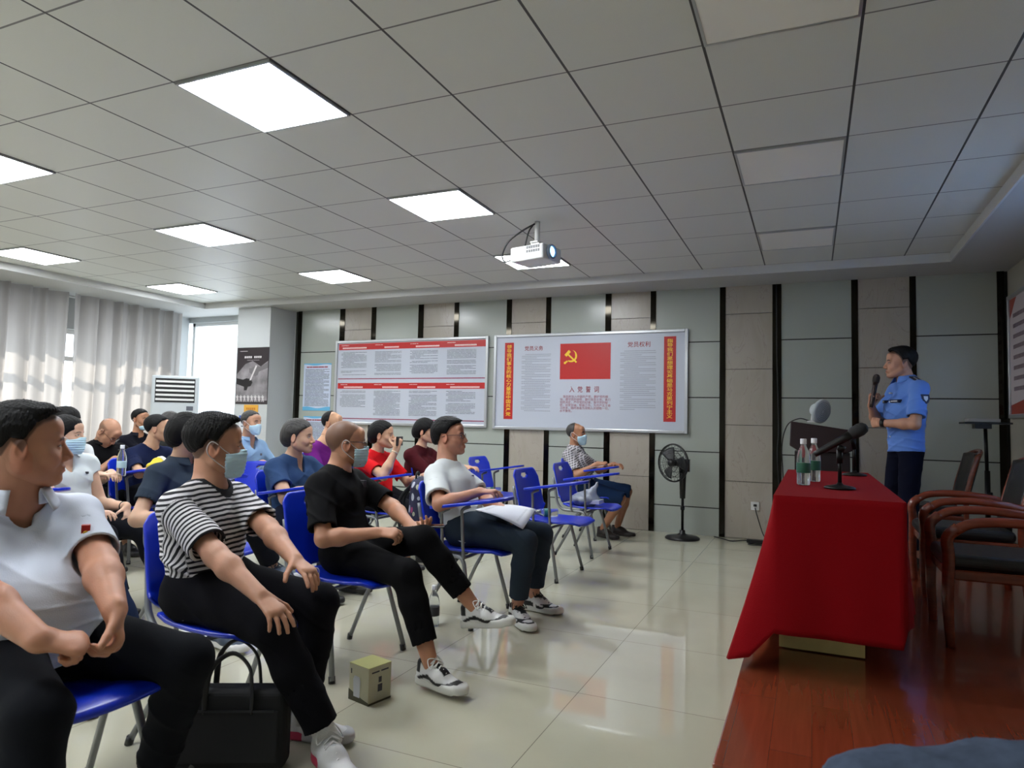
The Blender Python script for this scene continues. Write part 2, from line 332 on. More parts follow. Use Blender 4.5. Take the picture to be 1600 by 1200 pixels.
# left board: two red banded rows of four columns
t = thing('display_board', 'wide white notice board with two red banded rows of four text columns', 'notice board', (-4.865, YW, 1.10))
x0, x1 = -6.04 + 4.865, -3.69 + 4.865; pn = frame_board(t, x0, x1, 0, 1.15, 0)
rnd = random.Random(4); ink = MB(); redb = MB(); ttl = MB(); rule = MB(); yy = -.0165
for zt, zb in ((1.105, 1.02), (.565, .487)): redb.box((x0 + .05, yy - .001, zb), (x1 - .04, yy, zt))
for z in (.617, .075): rule.box((x0 + .05, yy - .001, z), (x1 - .04, yy, z + .012))
for row, (zt, zb) in enumerate(((.985, .66), (.455, .12))):
    for c in range(4):
        cx = x0 + .095 + c * .555; w = .42; nl = 19 if (row, c) != (1, 0) else 13
        for k in range(nl):
            z = zt - k * (zt - zb) / 19
            if rnd.random() < .1: continue
            xa = cx + (.03 if rnd.random() < .3 else 0); xb = cx + (w if rnd.random() > .25 else rnd.uniform(.15, .4)); dashes(ink, xa, xb, z, .0055, yy, rnd)
        hz = (1.045, .508)[row]; L = (.38, .22, .35, .3, .3, .25, .27, .40)[row * 4 + c]; xs = cx + .21 - L / 2 + (.05 if c else 0)
        k = xs
        while k < xs + L: ttl.box((k, yy - .002, hz - .010), (k + .017, yy, hz + .010)); k += .021
        dashes(ttl, cx, cx + .12, hz + .035, .006, yy, rnd)
redb.build('red_band', M['red'], t); o = ink.build('text_lines', M['ink'], t); o = ttl.build('band_lettering', mat('pale_print', 'e8c9c4', .5), t); rule.build('rule', M['plum'], t)

# right board: banners, flag with emblem, oath and articles
t = thing('display_board', 'wide white notice board with red flag in the middle and vertical red banners', 'notice board', (-2.425, YW, 1.09))
x0, x1 = -3.61 + 2.425, -1.24 + 2.425; frame_board(t, x0, x1, 0, 1.165, 0)
for (bx, body, z0, z1, w) in ((-3.405, '领导我们事业的核心力量是中国共产党', .125, 1.065, .12), (-1.44, '指导我们思想理论基础是马克思列宁主义', .13, 1.085, .135)):
    b = MB().box((bx + 2.425 - w / 2, yy - .001, z0), (bx + 2.425 + w / 2, yy, z1)).build('red_banner', M['red'], t)
    n = len(body); st_ = (z1 - z0 - .06) / n
    for i, ch in enumerate(body):
        pass
    txt = '\n'.join(body)
    text_mesh(txt, st_ * .98, WALLM(bx + 2.425, yy - .0015, z1 - .028), M['yellow'], 'banner_lettering', b, bold=.0004, line=BL, width=.066)
fl = MB().box((-.315, yy - .001, .61), (.305, yy, 1.035)).build('flag_print', M['red'], t)
# emblem: sickle and hammer
em = MB(); ex, ez, s = -.175, .885, .072
out = [(s * math.cos(R(a)), s * math.sin(R(a))) for a in range(75, -126, -8)]
inn = [(-.008 + s * .80 * math.cos(R(a)) - .004, s * .80 * math.sin(R(a)) + .004) for a in range(-125, 60, 8)]
EM = Matrix(((1, 0, 0, ex), (0, 0, -1, yy - .001), (0, 1, 0, ez), (0, 0, 0, 1)))
om = [((a[0]) , a[1]) for a in out]; k = len(out)
vs = []; 
for i in range(26):
    a = 80 - i * 205 / 25; ro = s; wd = .022 * min(1, i / 8.0) * (1.0 if i < 20 else 1.0 - (i - 20) * .08)
    vs += [(ro * math.cos(R(a)), ro * math.sin(R(a))), ((ro - wd) * math.cos(R(a)), (ro - wd) * math.sin(R(a)))]
em.add([EM @ Vector((x, z, .001)) for x, z in vs], [(2 * i, 2 * i + 1, 2 * i + 3, 2 * i + 2) for i in range(25)])
def bar2(x0_, z0_, x1_, z1_, w, zz):
    d = Vector((x1_ - x0_, z1_ - z0_)).normalized(); p = Vector((-d.y, d.x)) * w / 2
    em.add([EM @ Vector((a, b, zz)) for a, b in ((x0_ - p.x, z0_ - p.y), (x1_ - p.x, z1_ - p.y), (x1_ + p.x, z1_ + p.y), (x0_ + p.x, z0_ + p.y))], [(0, 1, 2, 3)])
bar2(-.045, -.045 + .07, .066, -.075, .019, .0016); bar2(-.072, .005, -.018, .062, .036, .0022); bar2(-.045, -.058, -.082, -.082, .02, .0028)
em.add([EM @ Vector((-.078 + .014 * math.cos(R(a)), -.08 + .014 * math.sin(R(a)), .0013)) for a in range(0, 360, 30)], [tuple(range(12))])
em.build('emblem', M['yellow'], fl)
local_text(t, '党员义务', .060, -.655, yy - .0015, .985, M['darkred'], 'title_lettering', bold=.0005, spacing=1.03)
local_text(t, '党员权利', .066, .635, yy - .0015, 1.0, M['darkred'], 'title_lettering', bold=.0005, spacing=1.03)
local_text(t, '入  党  誓  词', .078, -.01, yy - .0015, .485, M['darkred'], 'title_lettering', bold=.0004, width=.36)
oath = '    我志愿加入中国共产党，拥护党的纲\n领，遵守党的章程，履行党员义务，执行\n党的决定，严守党的纪律，保守党的秘\n密，对党忠诚，积极工作，为共产主义奋\n斗终身，随时准备为党和人民牺牲一切，\n永不叛党。'
local_text(t, oath, .034, -.31, yy - .001, .42, mat('faded_red_ink', 'a25a66', .5), 'oath_lettering', align='LEFT', line=1.0, width=.62)
for (cx, zt, zb, w, nl) in ((-.81, .915, .21, .37, 34), (.42, .93, .24, .40, 30)):
    ink = MB()
    for k in range(nl):
        z = zt - k * (zt - zb) / nl
        x = cx + (.045 if k % 3 == 0 else 0); xe = cx + (w if k % 3 != 2 else rnd.uniform(.12, .38))
        while x < xe:
            ink.box((x, yy - .001, z - .004), (x + .0075, yy, z + .004)); x += .0125
    ink.build('article_lines', mat('pale_grey_ink', '82858f', .5), t)

# board on the right wall, seen edge-on
t = thing('display_board', 'pale pink notice board with red border on the right-hand wall, edge of frame', 'notice board', (XR, 6.35, 1.31))
t.rotation_euler = (0, 0, R(-90))
f = frame_board(t, -1.24, -.05, 0, 1.13, 0, m=M['alu']); f.data.materials.clear(); f.data.materials.append(mat('pink_board_print', 'cfc4c8', .35))
mb = MB(); ink = MB()
for k in range(8):
    x = -1.10
    while x < -.2: ink.box((x, yy - .001, .93 - k * .095 - .018), (x + .035, yy, .93 - k * .095 + .018)); x += .045
mb.prism([(-1.2, .04), (-.1, .04), (-.1, .12), (-.4, .1), (-.7, .17), (-1.2, .12)], 0, .001, Matrix(((1, 0, 0, 0), (0, 0, -1, yy), (0, 1, 0, 0), (0, 0, 0, 1))))
m_bb = mat('brick_red_print', 'a03c2c', .5); mb.build('red_border', m_bb, t); mb = MB(); mb.prism([(-1.2, 1.09), (-1.2, .92), (-1.13, .97), (-1.05, 1.04), (-.98, 1.09)], 0, .001, Matrix(((1, 0, 0, 0), (0, 0, -1, yy), (0, 1, 0, 0), (0, 0, 0, 1))))
mb.build('red_border', m_bb, t); ink.build('text_lines', mat('mauve_ink', '7d6a74', .5), t)

# blue-headed notices on the panelled wall
def notice(x, z, w, h, y, label, title=True, blue='top'):
    t = thing('wall_notice', label, 'notice', (x, y, z)); MB().box((-w / 2, -.006, 0), (w / 2, 0, h)).build('sheet', mat('notice_sheet', 'bfc9dc', .4), t)
    wv = MB(); n = 16
    def wave(z0, z1, a, ph):
        pts = [(-w / 2 + w * i / n, z0) for i in range(n + 1)] + [(w / 2 - w * i / n, z1 + a * math.sin(i * .5 + ph)) for i in range(n + 1)]
        wv.prism(pts, .0062, .0066, Matrix(((1, 0, 0, 0), (0, 0, -1, 0), (0, 1, 0, 0), (0, 0, 0, 1))))
    m_b = mat('sky_blue_print', '5fa9cf', .4); wave(h, h - .022, .008, 0); wv.build('blue_wave', m_b, t); wv = MB(); wave(0, .045, .012, 1.0); wv.build('blue_wave', m_b, t)
    ink = MB(); z_ = h - .085
    while z_ > .06: dashes(ink, -w / 2 + .03, w / 2 - rnd.choice([.03, .03, .12]), z_, .007, -.0062, rnd); z_ -= .0165
    ink.build('text_lines', M['ink'], t); a = MB(); dashes(a, -w / 2 + .05, w / 2 - .05, h - .052, .016, -.0062, rnd); a.build('heading', M['darkred'], t)
notice(-6.365, 1.28, .48, .665, YB - .032, 'upper of two blue-waved text notices left of the red banded board')
notice(-6.34, .56, .48, .64, YB - .032, 'lower of two blue-waved text notices left of the red banded board')
# on the pillar
t = thing('poster', 'black and white poster of hands passing a relay baton, on the pillar', 'poster', (-7.115, 7.208, 1.35))
MB().box((-.29, -.004, 0), (.29, 0, .79)).build('sheet', mat('poster_black', '2b2426', .35), t)
PM = Matrix(((1, 0, 0, 0), (0, 0, -1, -.0045), (0, 1, 0, 0), (0, 0, 0, 1)))
def blob(pts, z, m, name): b = MB(); b.prism(pts, z, z + .0006, PM); return b.build(name, m, t)
g1 = mat('poster_grey', '7f7b7d', .4, var=.5, scale=5.0); g2 = mat('poster_light', 'c9c5c4', .4); g3 = mat('poster_dark', '151214', .4)
blob([(-.28, .05), (.28, .05), (.28, .60), (.15, .52), (.0, .60), (-.13, .56), (-.28, .42)], .0001, g1, 'smoke_print')
blob([(-.28, .36), (-.16, .34), (-.10, .36), (-.02, .345), (.01, .30), (-.02, .25), (-.07, .24), (-.09, .19), (-.14, .19), (-.14, .24), (-.28, .28)], .0009, g3, 'dark_hand_print')
blob([(.28, .58), (.15, .52), (.05, .53), (-.02, .50), (-.06, .50), (-.055, .44), (.0, .41), (.05, .385), (.10, .40), (.12, .45), (.28, .50)], .0009, mat('poster_mid', '6a6668', .4), 'light_hand_print')
blob([(-.045, .33), (-.02, .33), (.085, .53), (.06, .54)], .0017, g2, 'baton_print')
fg = MB()
for k in range(8):
    x = -.255 + k * .066; q = random.Random(k)
    fg.prism([(x - .022, .03), (x - .008, .03), (x, .07), (x + .012, .03), (x + .026, .03), (x + .010, .085), (x + .024, .10), (x + .02, .11), (x + .004, .105), (x + .002, .125), (x - .01, .125), (x - .01, .105), (x - .024, .11), (x - .026, .095), (x - .008, .082)], .0009, .0015, PM)
fg.build('runner_silhouettes', g2, t)
a = MB(); 
for k in range(9):
    if k != 4: a.prism([(-.15 + k * .035, .64), (-.125 + k * .035, .64), (-.125 + k * .035, .668), (-.15 + k * .035, .668)], .0009, .0013, PM)
a.prism([(-.24, .735), (-.10, .735), (-.10, .741), (-.24, .741)], .0009, .0013, PM); a.prism([(-.1, .61), (.12, .61), (.12, .613), (-.1, .613)], .0009, .0013, PM)
a.build('lettering', g2, t)
t = thing('wall_plaque', 'small yellow plaque under the black and white poster on the pillar', 'sign', (-7.11, 7.208, 1.235))
MB().box((-.125, -.01, 0), (.125, 0, .105)).build('plate', mat('gold_plate', 'd9a23a', .35), t); a = MB()
for k in range(5): a.box((-.08 + k * .034, -.0108, .035), (-.055 + k * .034, -.01, .065))
a.build('lettering', mat('orange_print', 'b8741d', .5), t)
t = thing('wall_notice', 'white notice with blue heading behind the person in light blue polo, on the pillar', 'notice', (-7.15, 7.208, .62))
MB().box((-.17, -.006, 0), (.17, 0, .57)).build('sheet', mat('white_sheet', 'd4d7dc', .4), t); b = MB(); b.prism([(-.17, .57), (.17, .57), (.17, .50), (0, .525), (-.17, .49)], .0062, .0068, Matrix(((1, 0, 0, 0), (0, 0, -1, 0), (0, 1, 0, 0), (0, 0, 0, 1)))); b.build('blue_heading', mat('royal_blue_print', '2f55a8', .4), t)
a = MB(); [dashes(a, -.13, .12, .42 - .1 * k, .014, -.0062, rnd) for k in range(4)]; a.build('text_lines', M['ink'], t)

# ---------------------------------------------------------------- air conditioner
t = thing('air_conditioner', 'tall white floor-standing air conditioner beside the curtain', 'air conditioner', (-8.20, 6.90, 0), R(44))
MB().box((-.30, -.19, 0), (.30, .19, 1.72)).build('cabinet', mat('ac_white', 'bcc3c6', .35), t, bevel=.02)
v = MB().box((-.25, -.195, 1.35), (.25, -.188, 1.68)); v.build('grille_recess', M['black'], t)
v = MB()
for k in range(5): v.box((-.24, -.202, 1.375 + k * .062), (.24, -.194, 1.403 + k * .062))
v.build('louvres', M['white'], t); v = MB().box((.15, -.197, 1.24), (.235, -.189, 1.30)).box((.15, -.197, 1.12), (.235, -.189, 1.125)); v.build('control_panel', M['ink'], t)

# ---------------------------------------------------------------- projector
t = thing('projector', 'white projector hung from the ceiling on a short pole', 'projector', (-1.975, 4.97, 2.49), R(-14))
MB().box((-.19, -.13, -.045), (.13, .13, .075)).build('body', mat('projector_white', 'd9dbdb', .35), t, bevel=.015)
v = MB()
for r_ in range(2):
    for k in range(6): v.box((-.03 + k * .022, -.1315, .012 + r_ * .030), (-.012 + k * .022, -.129, .034 + r_ * .030))
v.build('vent', mat('vent_grey', '4b4c4c', .5), t)
LM = Matrix.Translation((.13, -.03, .02)) @ Matrix.Rotation(R(90), 4, 'Y')
b = MB().lathe([(.058, -.02), (.058, .02), (.05, .03), (.046, .03), (.044, .012)], M=LM).build('lens_ring', mat('lens_housing', '7c8a9a', .3), t)
MB().lathe([(.044, .01), (.035, .018), (.018, .023), (.001, .024)], M=LM).build('lens', mat('lit_lens', '9cc9ff', .05, emit='7fc0ff', estr=6), b)
v = MB().tube([(-.02, 0, .12), (-.02, 0, .29)], .022, 14).build('ceiling_pole', M['white'], t)
MB().box((-.09, -.055, .075), (.05, .055, .085)).box((-.06, -.03, .085), (.02, .03, .115)).box((-.055, -.045, .115), (.015, .045, .125)).build('mount_bracket', M['white'], t)
MB().tube(smooth_path([(-.03, -.02, .27), (-.12, -.06, .22), (-.24, -.09, .14), (-.30, -.09, .04), (-.27, -.09, -.02), (-.18, -.09, -.01)], 6), .007).tube(smooth_path([(-.04, -.03, .26), (-.07, -.05, .2), (-.10, -.06, .08)], 5), .006).build('cable', M['black'], t)
sp_d = bpy.data.lights.new('projector_beam', 'SPOT'); sp = bpy.data.objects.new('projector_beam', sp_d); COL.objects.link(sp)
sp_d.energy = 750; sp_d.color = (.25, .5, 1.0); sp_d.spot_size = R(29); sp_d.spot_blend = .15; sp_d.shadow_soft_size = .02
sp.location = (-1.78, 4.90, 2.50); sp.rotation_euler = Vector((3.45, 0, -.85)).to_track_quat('-Z', 'Z').to_euler()

# ---------------------------------------------------------------- floor fan
t = thing('pedestal_fan', 'black pedestal fan standing in front of the pale wall panels', 'fan', (-1.235, 7.32, 0))
MB().lathe([(.175, 0), (.178, .012), (.16, .028), (.06, .04), (.03, .06), (.028, .09)], n=32).build('base', M['black'], t)
MB().tube([(0, 0, .05), (0, 0, .62)], .014, 12).tube([(0, 0, .30), (0, 0, .34)], .022, 12).build('pole', M['blackmetal'], t)
MB().tube([(0, 0, .42), (0, 0, .60), (0, 0, .74)], [.028, .034, .04], 14).box((-.035, -.03, .70), (.07, .03, .83)).build('motor_housing', M['black'], t)
FM = Matrix.Translation((-.085, -.085, .79)) @ Matrix.Rotation(R(-30), 4, 'Z') @ Matrix.Rotation(R(90), 4, 'X') 
g = MB()
for z_ in (-.045, .045):
    for r_ in (.19, .15, .10, .05):
        q = r_ if z_ < 0 else r_; zz = z_ * (1 if r_ < .16 else .4); g.tube([FM @ Vector((q * math.cos(a), q * math.sin(a), zz)) for a in [i * math.pi / 18 for i in range(36)]], .0028, 5, closed=True)
    for i in range(28):
        a = 2 * math.pi * i / 28; g.tube([FM @ Vector((.03 * math.cos(a), .03 * math.sin(a), z_)), FM @ Vector((.13 * math.cos(a), .13 * math.sin(a), z_)), FM @ Vector((.188 * math.cos(a), .188 * math.sin(a), z_ * .4))], .0014, 4)
g.tube([FM @ Vector((.194 * math.cos(a), .194 * math.sin(a), 0)) for a in [i * math.pi / 24 for i in range(48)]], .009, 6, closed=True)
g.lathe([(.035, -.05), (.035, .05)], M=FM, n=16); g.build('grille', M['black'], t)
bl = MB()
for k in range(3):
    a0 = k * 2 * math.pi / 3
    bl.grid(lambda u, v: FM @ Vector(((.03 + .135 * u) * math.cos(a0 + (v - .5) * (1.0 - .2 * u) * 1.2), (.03 + .135 * u) * math.sin(a0 + (v - .5) * (1.0 - .2 * u) * 1.2), (v - .5) * .04)), 6, 6)
bl.build('blades', mat('smoked_blade', '2b2d2f', .3), t, solid=.003)

# socket, cords
t = thing('wall_socket', 'white wall socket with black plug on the marble strip', 'socket', (-.54, YB - .03, .352))
MB().box((-.043, -.012, -.043), (.043, 0, .043)).build('plate', M['white'], t, bevel=.004); MB().box((-.016, -.035, -.005), (.016, -.012, .02)).build('plug', M['black'], t, bevel=.004)
c = MB().tube(smooth_path([(-.54, 7.62, .34), (-.50, 7.61, .2), (-.46, 7.6, .08), (-.42, 7.56, .012), (-.46, 7.45, .010), (-.6, 7.42, .010)], 6), .005).build('plug_cord', M['black']); tag(c, 'black cord hanging from the wall socket down to the floor', 'cord')
c = MB().tube(smooth_path([(-.95, 7.60, .009), (-.85, 7.5, .009), (-.75, 7.4, .009), (-.62, 7.52, .009), (-.50, 7.40, .009), (-.42, 7.55, .009), (-.58, 7.30, .009), (-.40, 7.28, .009)], 8), .006)
c.box((-.60, 7.36, .012), (-.40, 7.42, .045)); c = c.build('power_strip', M['black']); tag(c, 'black power strip with tangled cable on the floor at the wall foot', 'power strip')
c = MB().tube(smooth_path([(-.33, 7.64, 2.69), (-.325, 7.64, 1.9), (-.31, 7.64, 1.2), (-.32, 7.62, .9), (-.30, 7.6, .5), (-.28, 7.5, .17)], 8), .006).build('wall_cable', M['black']); tag(c, 'black cable running down the mirror strip behind the lectern', 'cable')

# ---------------------------------------------------------------- lectern, little fan, music stand
m_lec = mat('lectern_maroon', '241013', .45)
t = thing('lectern', 'dark maroon lectern with sloping top behind the red table', 'lectern', (.08, 6.6, .15))
MB().prism([(-.24, 1.09), (.25, 1.02), (.26, .86), (.19, .83), (-.17, .83), (-.25, .88)], -.24, .24, Matrix(((1, 0, 0, 0), (0, 0, -1, 0), (0, 1, 0, 0), (0, 0, 0, 1)))).build('top', m_lec, t, bevel=.008)
MB().prism([(-.21, 0), (.23, 0), (.22, .83), (-.21, .83)], -.2, .2, Matrix(((1, 0, 0, 0), (0, 0, -1, 0), (0, 1, 0, 0), (0, 0, 0, 1)))).build('pedestal', mat('lectern_dark', '1a0a0d', .5), t)
t = thing('desk_fan', 'small white round fan lying on top of the lectern', 'fan', (.03, 6.5, 1.235))
TM = Matrix.Translation((.065, -.05, .09)) @ Vector((-.70, .62, .22)).to_track_quat('Z', 'Y').to_matrix().to_4x4()
MB().lathe([(.092, .0), (.104, .010), (.104, .030), (.08, .045), (.052, .05), (.050, .10), (.03, .115)], M=TM, n=28).build('shell', mat('fan_white', 'b9c2c4', .4), t)
g = MB()
for r_ in (.02, .035, .05, .065, .08): g.tube([TM @ Vector((r_ * math.cos(a), r_ * math.sin(a), .0)) for a in [i * math.pi / 12 for i in range(24)]], .0022, 5, closed=True)
g.lathe([(.090, .003), (.090, .006)], M=TM, n=28); g.build('grille', mat('fan_grey', '7f8a8c', .5), t)
MB().box((-.06, -.03, .0), (.04, .07, .012)).tube([(-.02, .03, .01), (-.015, .04, .06)], .014).build('foot', M['white'], t)
c = MB().tube(smooth_path([(-.02, 6.55, 1.25), (-.1, 6.6, 1.265), (-.2, 6.7, 1.2), (-.25, 6.85, 1.0), (-.24, 6.95, .7), (-.22, 7.0, .16)], 6), .005).build('fan_cord', M['black']); tag(c, 'thin black cord of the small fan hanging behind the lectern', 'cord')
t = thing('music_stand', 'black music stand by the far right end of the panelled wall', 'stand', (1.39, 7.05, .15))
MB().tube([(0, 0, .02), (0, 0, .7)], .022).tube([(0, 0, .6), (-.01, 0, 1.10)], .015).tube([(0, 0, .5), (.03, -.02, .5)], .018).build('pole', M['blackmetal'], t)
lg = MB()
for k in range(3): a = k * 2.1 + .4; lg.tube([(0, 0, .25), (.25 * math.cos(a), .25 * math.sin(a), .012)], .010)
lg.build('tripod_legs', M['blackmetal'], t); MB().box((-.18, -.13, 1.10), (.16, .13, 1.115)).box((-.10, -.09, 1.06), (.02, .03, 1.1)).build('tray', M['black'], t)
t = tag(MB().box((1.24, 6.94, 1.267), (1.47, 7.12, 1.295)).build('book', mat('book_pages', 'a8aaaa', .6), bevel=.004), 'closed grey book lying on the music stand', 'book')

# ---------------------------------------------------------------- red table with cloth, bottles, microphones
t = thing('table', 'long table under a red cloth on the stage, yellow end panel showing', 'table', (.1, 4.1, .15))
m_y = mat('worn_yellow_panel', 'e6d68e', .55, var=.12, scale=6)
MB().box((-.22, -.96, .71), (.24, .96, .735)).build('top', m_y, t); MB().box((-.24, -.60, .006), (.12, -.575, .70)).build('end_panel', m_y, t)
MB().box((-.24, .575, .006), (.12, .60, .70)).build('end_panel', m_y, t)
MB().box((-.20, -.95, .60), (-.18, .95, .70)).build('apron', m_y, t)
def cloth():
    mb = MB(); zt = .893; x0, x1, y0, y1 = -.145, .345, 3.115, 5.10; rng = random.Random(2)
    per = []
    def seg(a, b, n):
        for i in range(n): per.append((a[0] + (b[0] - a[0]) * i / n, a[1] + (b[1] - a[1]) * i / n))
    seg((x0, y0), (x1, y0), 30); seg((x1, y0), (x1, y1), 90); seg((x1, y1), (x0, y1), 30); seg((x0, y1), (x0, y0), 90)
    N = len(per); cx, cy = (x0 + x1) / 2, (y0 + y1) / 2; rows = 22; vs = []; fs = []
    for j in range(rows + 1):
        v = j / rows
        for i, (x, y) in enumerate(per):
            front = i < 30; right = 30 <= i < 120; left = i >= 150
            nx, ny = (0, -1) if front else ((1, 0) if right else ((-1, 0) if left else (0, 1)))
            # corners fan outwards and hang lower
            dc = min(abs(x - x0), abs(x - x1)) + min(abs(y - y0), abs(y - y1)); cor = math.exp(-(dc / (.035 if y == y0 else .16)) ** 2)
            drop = .52 if front else .56
            if front: drop = .57
            if left: drop = .66
            if right: drop = .50
            ix = i * 1.0
            dl = cor
            if left and y < cy: drop += .07 * cor * min(1, abs(y - y0) / .05)
            if x > cx: drop -= .0 * cor
            z = zt - drop * v
            out = .012 * math.sin(v * 1.5) + (.010 * math.sin(ix * .42) + .012 * math.sin(ix * .23 + 1)) * v * (1 if not front else .35)
            out += (.10 * v ** 1.3) if left else 0
            ramp = min(1, abs(y - y0) / (.05 if left else .30)) if (left or right) else 1
            if right: out += .045 * v + .02 * math.sin(ix * .6) * v
            if left or right: out *= ramp
            fl_ = cor * v * ramp * (.012 if x > cx else .05) if not front else 0
            X = x + nx * out + (fl_ * (1 if x > cx else -1)); Y = y + ny * (out) + fl_ * .5 * (-1 if y < cy else 1)
            if x < cx and y < cy and not front: X -= ramp * .07 * cor * v ** 1.2
            vs.append((X, Y, z))
    for j in range(rows):
        for i in range(N): fs.append((j * N + i, j * N + (i + 1) % N, (j + 1) * N + (i + 1) % N, (j + 1) * N + i))
    mb.add(vs, fs, True); mb.add([(x, y, zt) for x, y in per], [tuple(range(N))])
    m = mat('red_velvet', '84030d', .9, spec=.15, bump=.15, bscale=250); o = mb.build('tablecloth', m, solid=.004)
    tag(o, 'bright red cloth draped over the long table on the stage', 'tablecloth')
cloth()
def bottle(x, y, z, label, rx=0.0, rz=0.0, cap='e6e7ea', lab='1f5a45', group=None):
    t = thing('water_bottle', label, 'bottle', (x, y, z), rz, group); t.rotation_euler = (rx, 0, rz)
    plas = mat('clear_plastic', 'eef4f6', .05, trans=.92, ior=1.25)
    MB().lathe([(.028, 0), (.032, .006), (.031, .05), (.033, .06), (.033, .12), (.031, .14), (.026, .165), (.015, .19), (.0125, .20), (.0125, .205)], n=20).build('body', plas, t)
    MB().lathe([(.0332, .060), (.0334, .062), (.0334, .108), (.0332, .11)], n=20).build('label_band', mat('bottle_label', lab, .4), t)
    MB().lathe([(.0145, .203), (.0150, .205), (.0150, .228), (.0135, .23)], n=16).build('cap', mat('bottle_cap', cap, .4), t)
bottle(-.035, 3.74, .898, 'clear water bottle with green label and white cap, nearer one on red cloth')
bottle(.015, 4.02, .898, 'clear water bottle with white cap, partly hidden behind the nearer one on red cloth')
t = thing('microphone_stand', 'black table microphone stand with round base on red cloth, nearer one', 'microphone stand', (.125, 3.62, .897))
MB().lathe([(.068, 0), (.07, .006), (.06, .012), (.016, .02), (.010, .03)], n=28).build('base', M['blackmetal'], t)
MB().tube([(0, 0, .02), (0, 0, .17)], .009).tube([(0, 0, .12), (0, 0, .185)], .014).build('pole', M['blackmetal'], t)
MB().tube([(.003, 0, .18), (.012, 0, .205)], .018).build('clip', M['black'], t)
t = thing('microphone', 'large black microphone lying slanted on the nearer table stand', 'microphone', (.125, 3.60, 1.10))
a, b = Vector((-.11, 0, -.045)), Vector((.095, 0, .085)); d = (b - a).normalized()
MB().tube([a, a + d * .02, a + d * .15, a + d * .185], [.014, .015, .019, .022], 14).build('handle', M['black'], t)
MB().tube([a + d * .185, a + d * .20, a + d * .235, a + d * .258, a + d * .268], [.023, .029, .031, .024, .01], 16).build('mesh_head', mat('mic_mesh', '2b2b2c', .5, metal=.4, bump=.5, bscale=400), t)
t = thing('microphone_stand', 'black table microphone stand with clip farther back on the red cloth', 'microphone stand', (.245, 4.72, .897))
MB().lathe([(.068, 0), (.07, .006), (.06, .012), (.016, .02), (.010, .03)], n=28).build('base', M['blackmetal'], t)
MB().tube([(0, 0, .02), (0, 0, .24)], .009).tube([(0, 0, .16), (-.02, 0, .27)], .015).build('pole', M['blackmetal'], t)

# ---------------------------------------------------------------- wooden armchairs on the stage
m_wood = mat('mahogany', '74301c', .25, var=.25, scale=6, stretch=(1, 1, 6), coat=.3); m_leather = mat('black_leather', '1b1a1b', .35, bump=.2, bscale=150)
def armchair(x, y, rz, label, z=.15, arms=True, leather=None, group='wooden armchairs on the stage', wood=None):
    w_ = wood or m_wood
    t = thing('armchair', label, 'chair', (x, y, z), rz, group)          # faces +X locally
    for s in (-1, 1):
        MB().tube(smooth_path([(.26, s * .27, 0), (.27, s * .27, .22), (.265, s * .275, .45), (.27, s * .28, .56), (.22, s * .285, .62)], 5), [.02 + .006 * min(1, k / 8) for k in range(21)], 10, flat=(1, 1.2)).build('front_leg', w_, t) if arms else MB().tube([(.24, s * .24, 0), (.24, s * .24, .4)], .02).build('front_leg', w_, t)
        if arms: MB().tube(smooth_path([(.24, s * .285, .60), (.16, s * .285, .645), (0, s * .285, .66), (-.18, s * .28, .645), (-.30, s * .27, .62)], 5), .026, 10, flat=(.8, 1.15)).build('armrest', w_, t)
        MB().tube(smooth_path([(-.30, s * .24, 0), (-.27, s * .25, .35), (-.28, s * .25, .60), (-.36, s * .24, .92)], 5), .021, 10).build('rear_leg', w_, t)
    MB().box((-.26, -.26, .34), (.27, .26, .395)).build('seat_frame', w_, t, bevel=.01)
    MB().box((-.25, -.245, .39), (.28, .245, .47)).build('seat', leather or m_leather, t, bevel=.035, seg=4)
    def bk(u, v): a = (u - .5) * 2; return (-.28 - .10 * v - .03 * (1 - a * a) + .02, a * .225, .50 + .42 * v + .015 * (1 - a * a))
    MB().grid(bk, 10, 10).build('backrest', leather or m_leather, t, solid=.05)
    MB().tube(smooth_path([(-.365, -.24, .91), (-.40, -.12, .945), (-.41, 0, .955), (-.40, .12, .945), (-.365, .24, .91)], 5), .018, 8).build('top_rail', w_, t)
    t.scale = (.95, .95, .92)
    return t
armchair(.86, 4.17, R(180), 'nearest wooden armchair with black leather seat beside the red table')
armchair(.90, 5.25, R(180), 'middle wooden armchair with black leather back, behind the nearest one on stage')
armchair(.86, 6.62, R(180), 'farthest chair on stage, armless, its narrow black back near the music stand', arms=False)
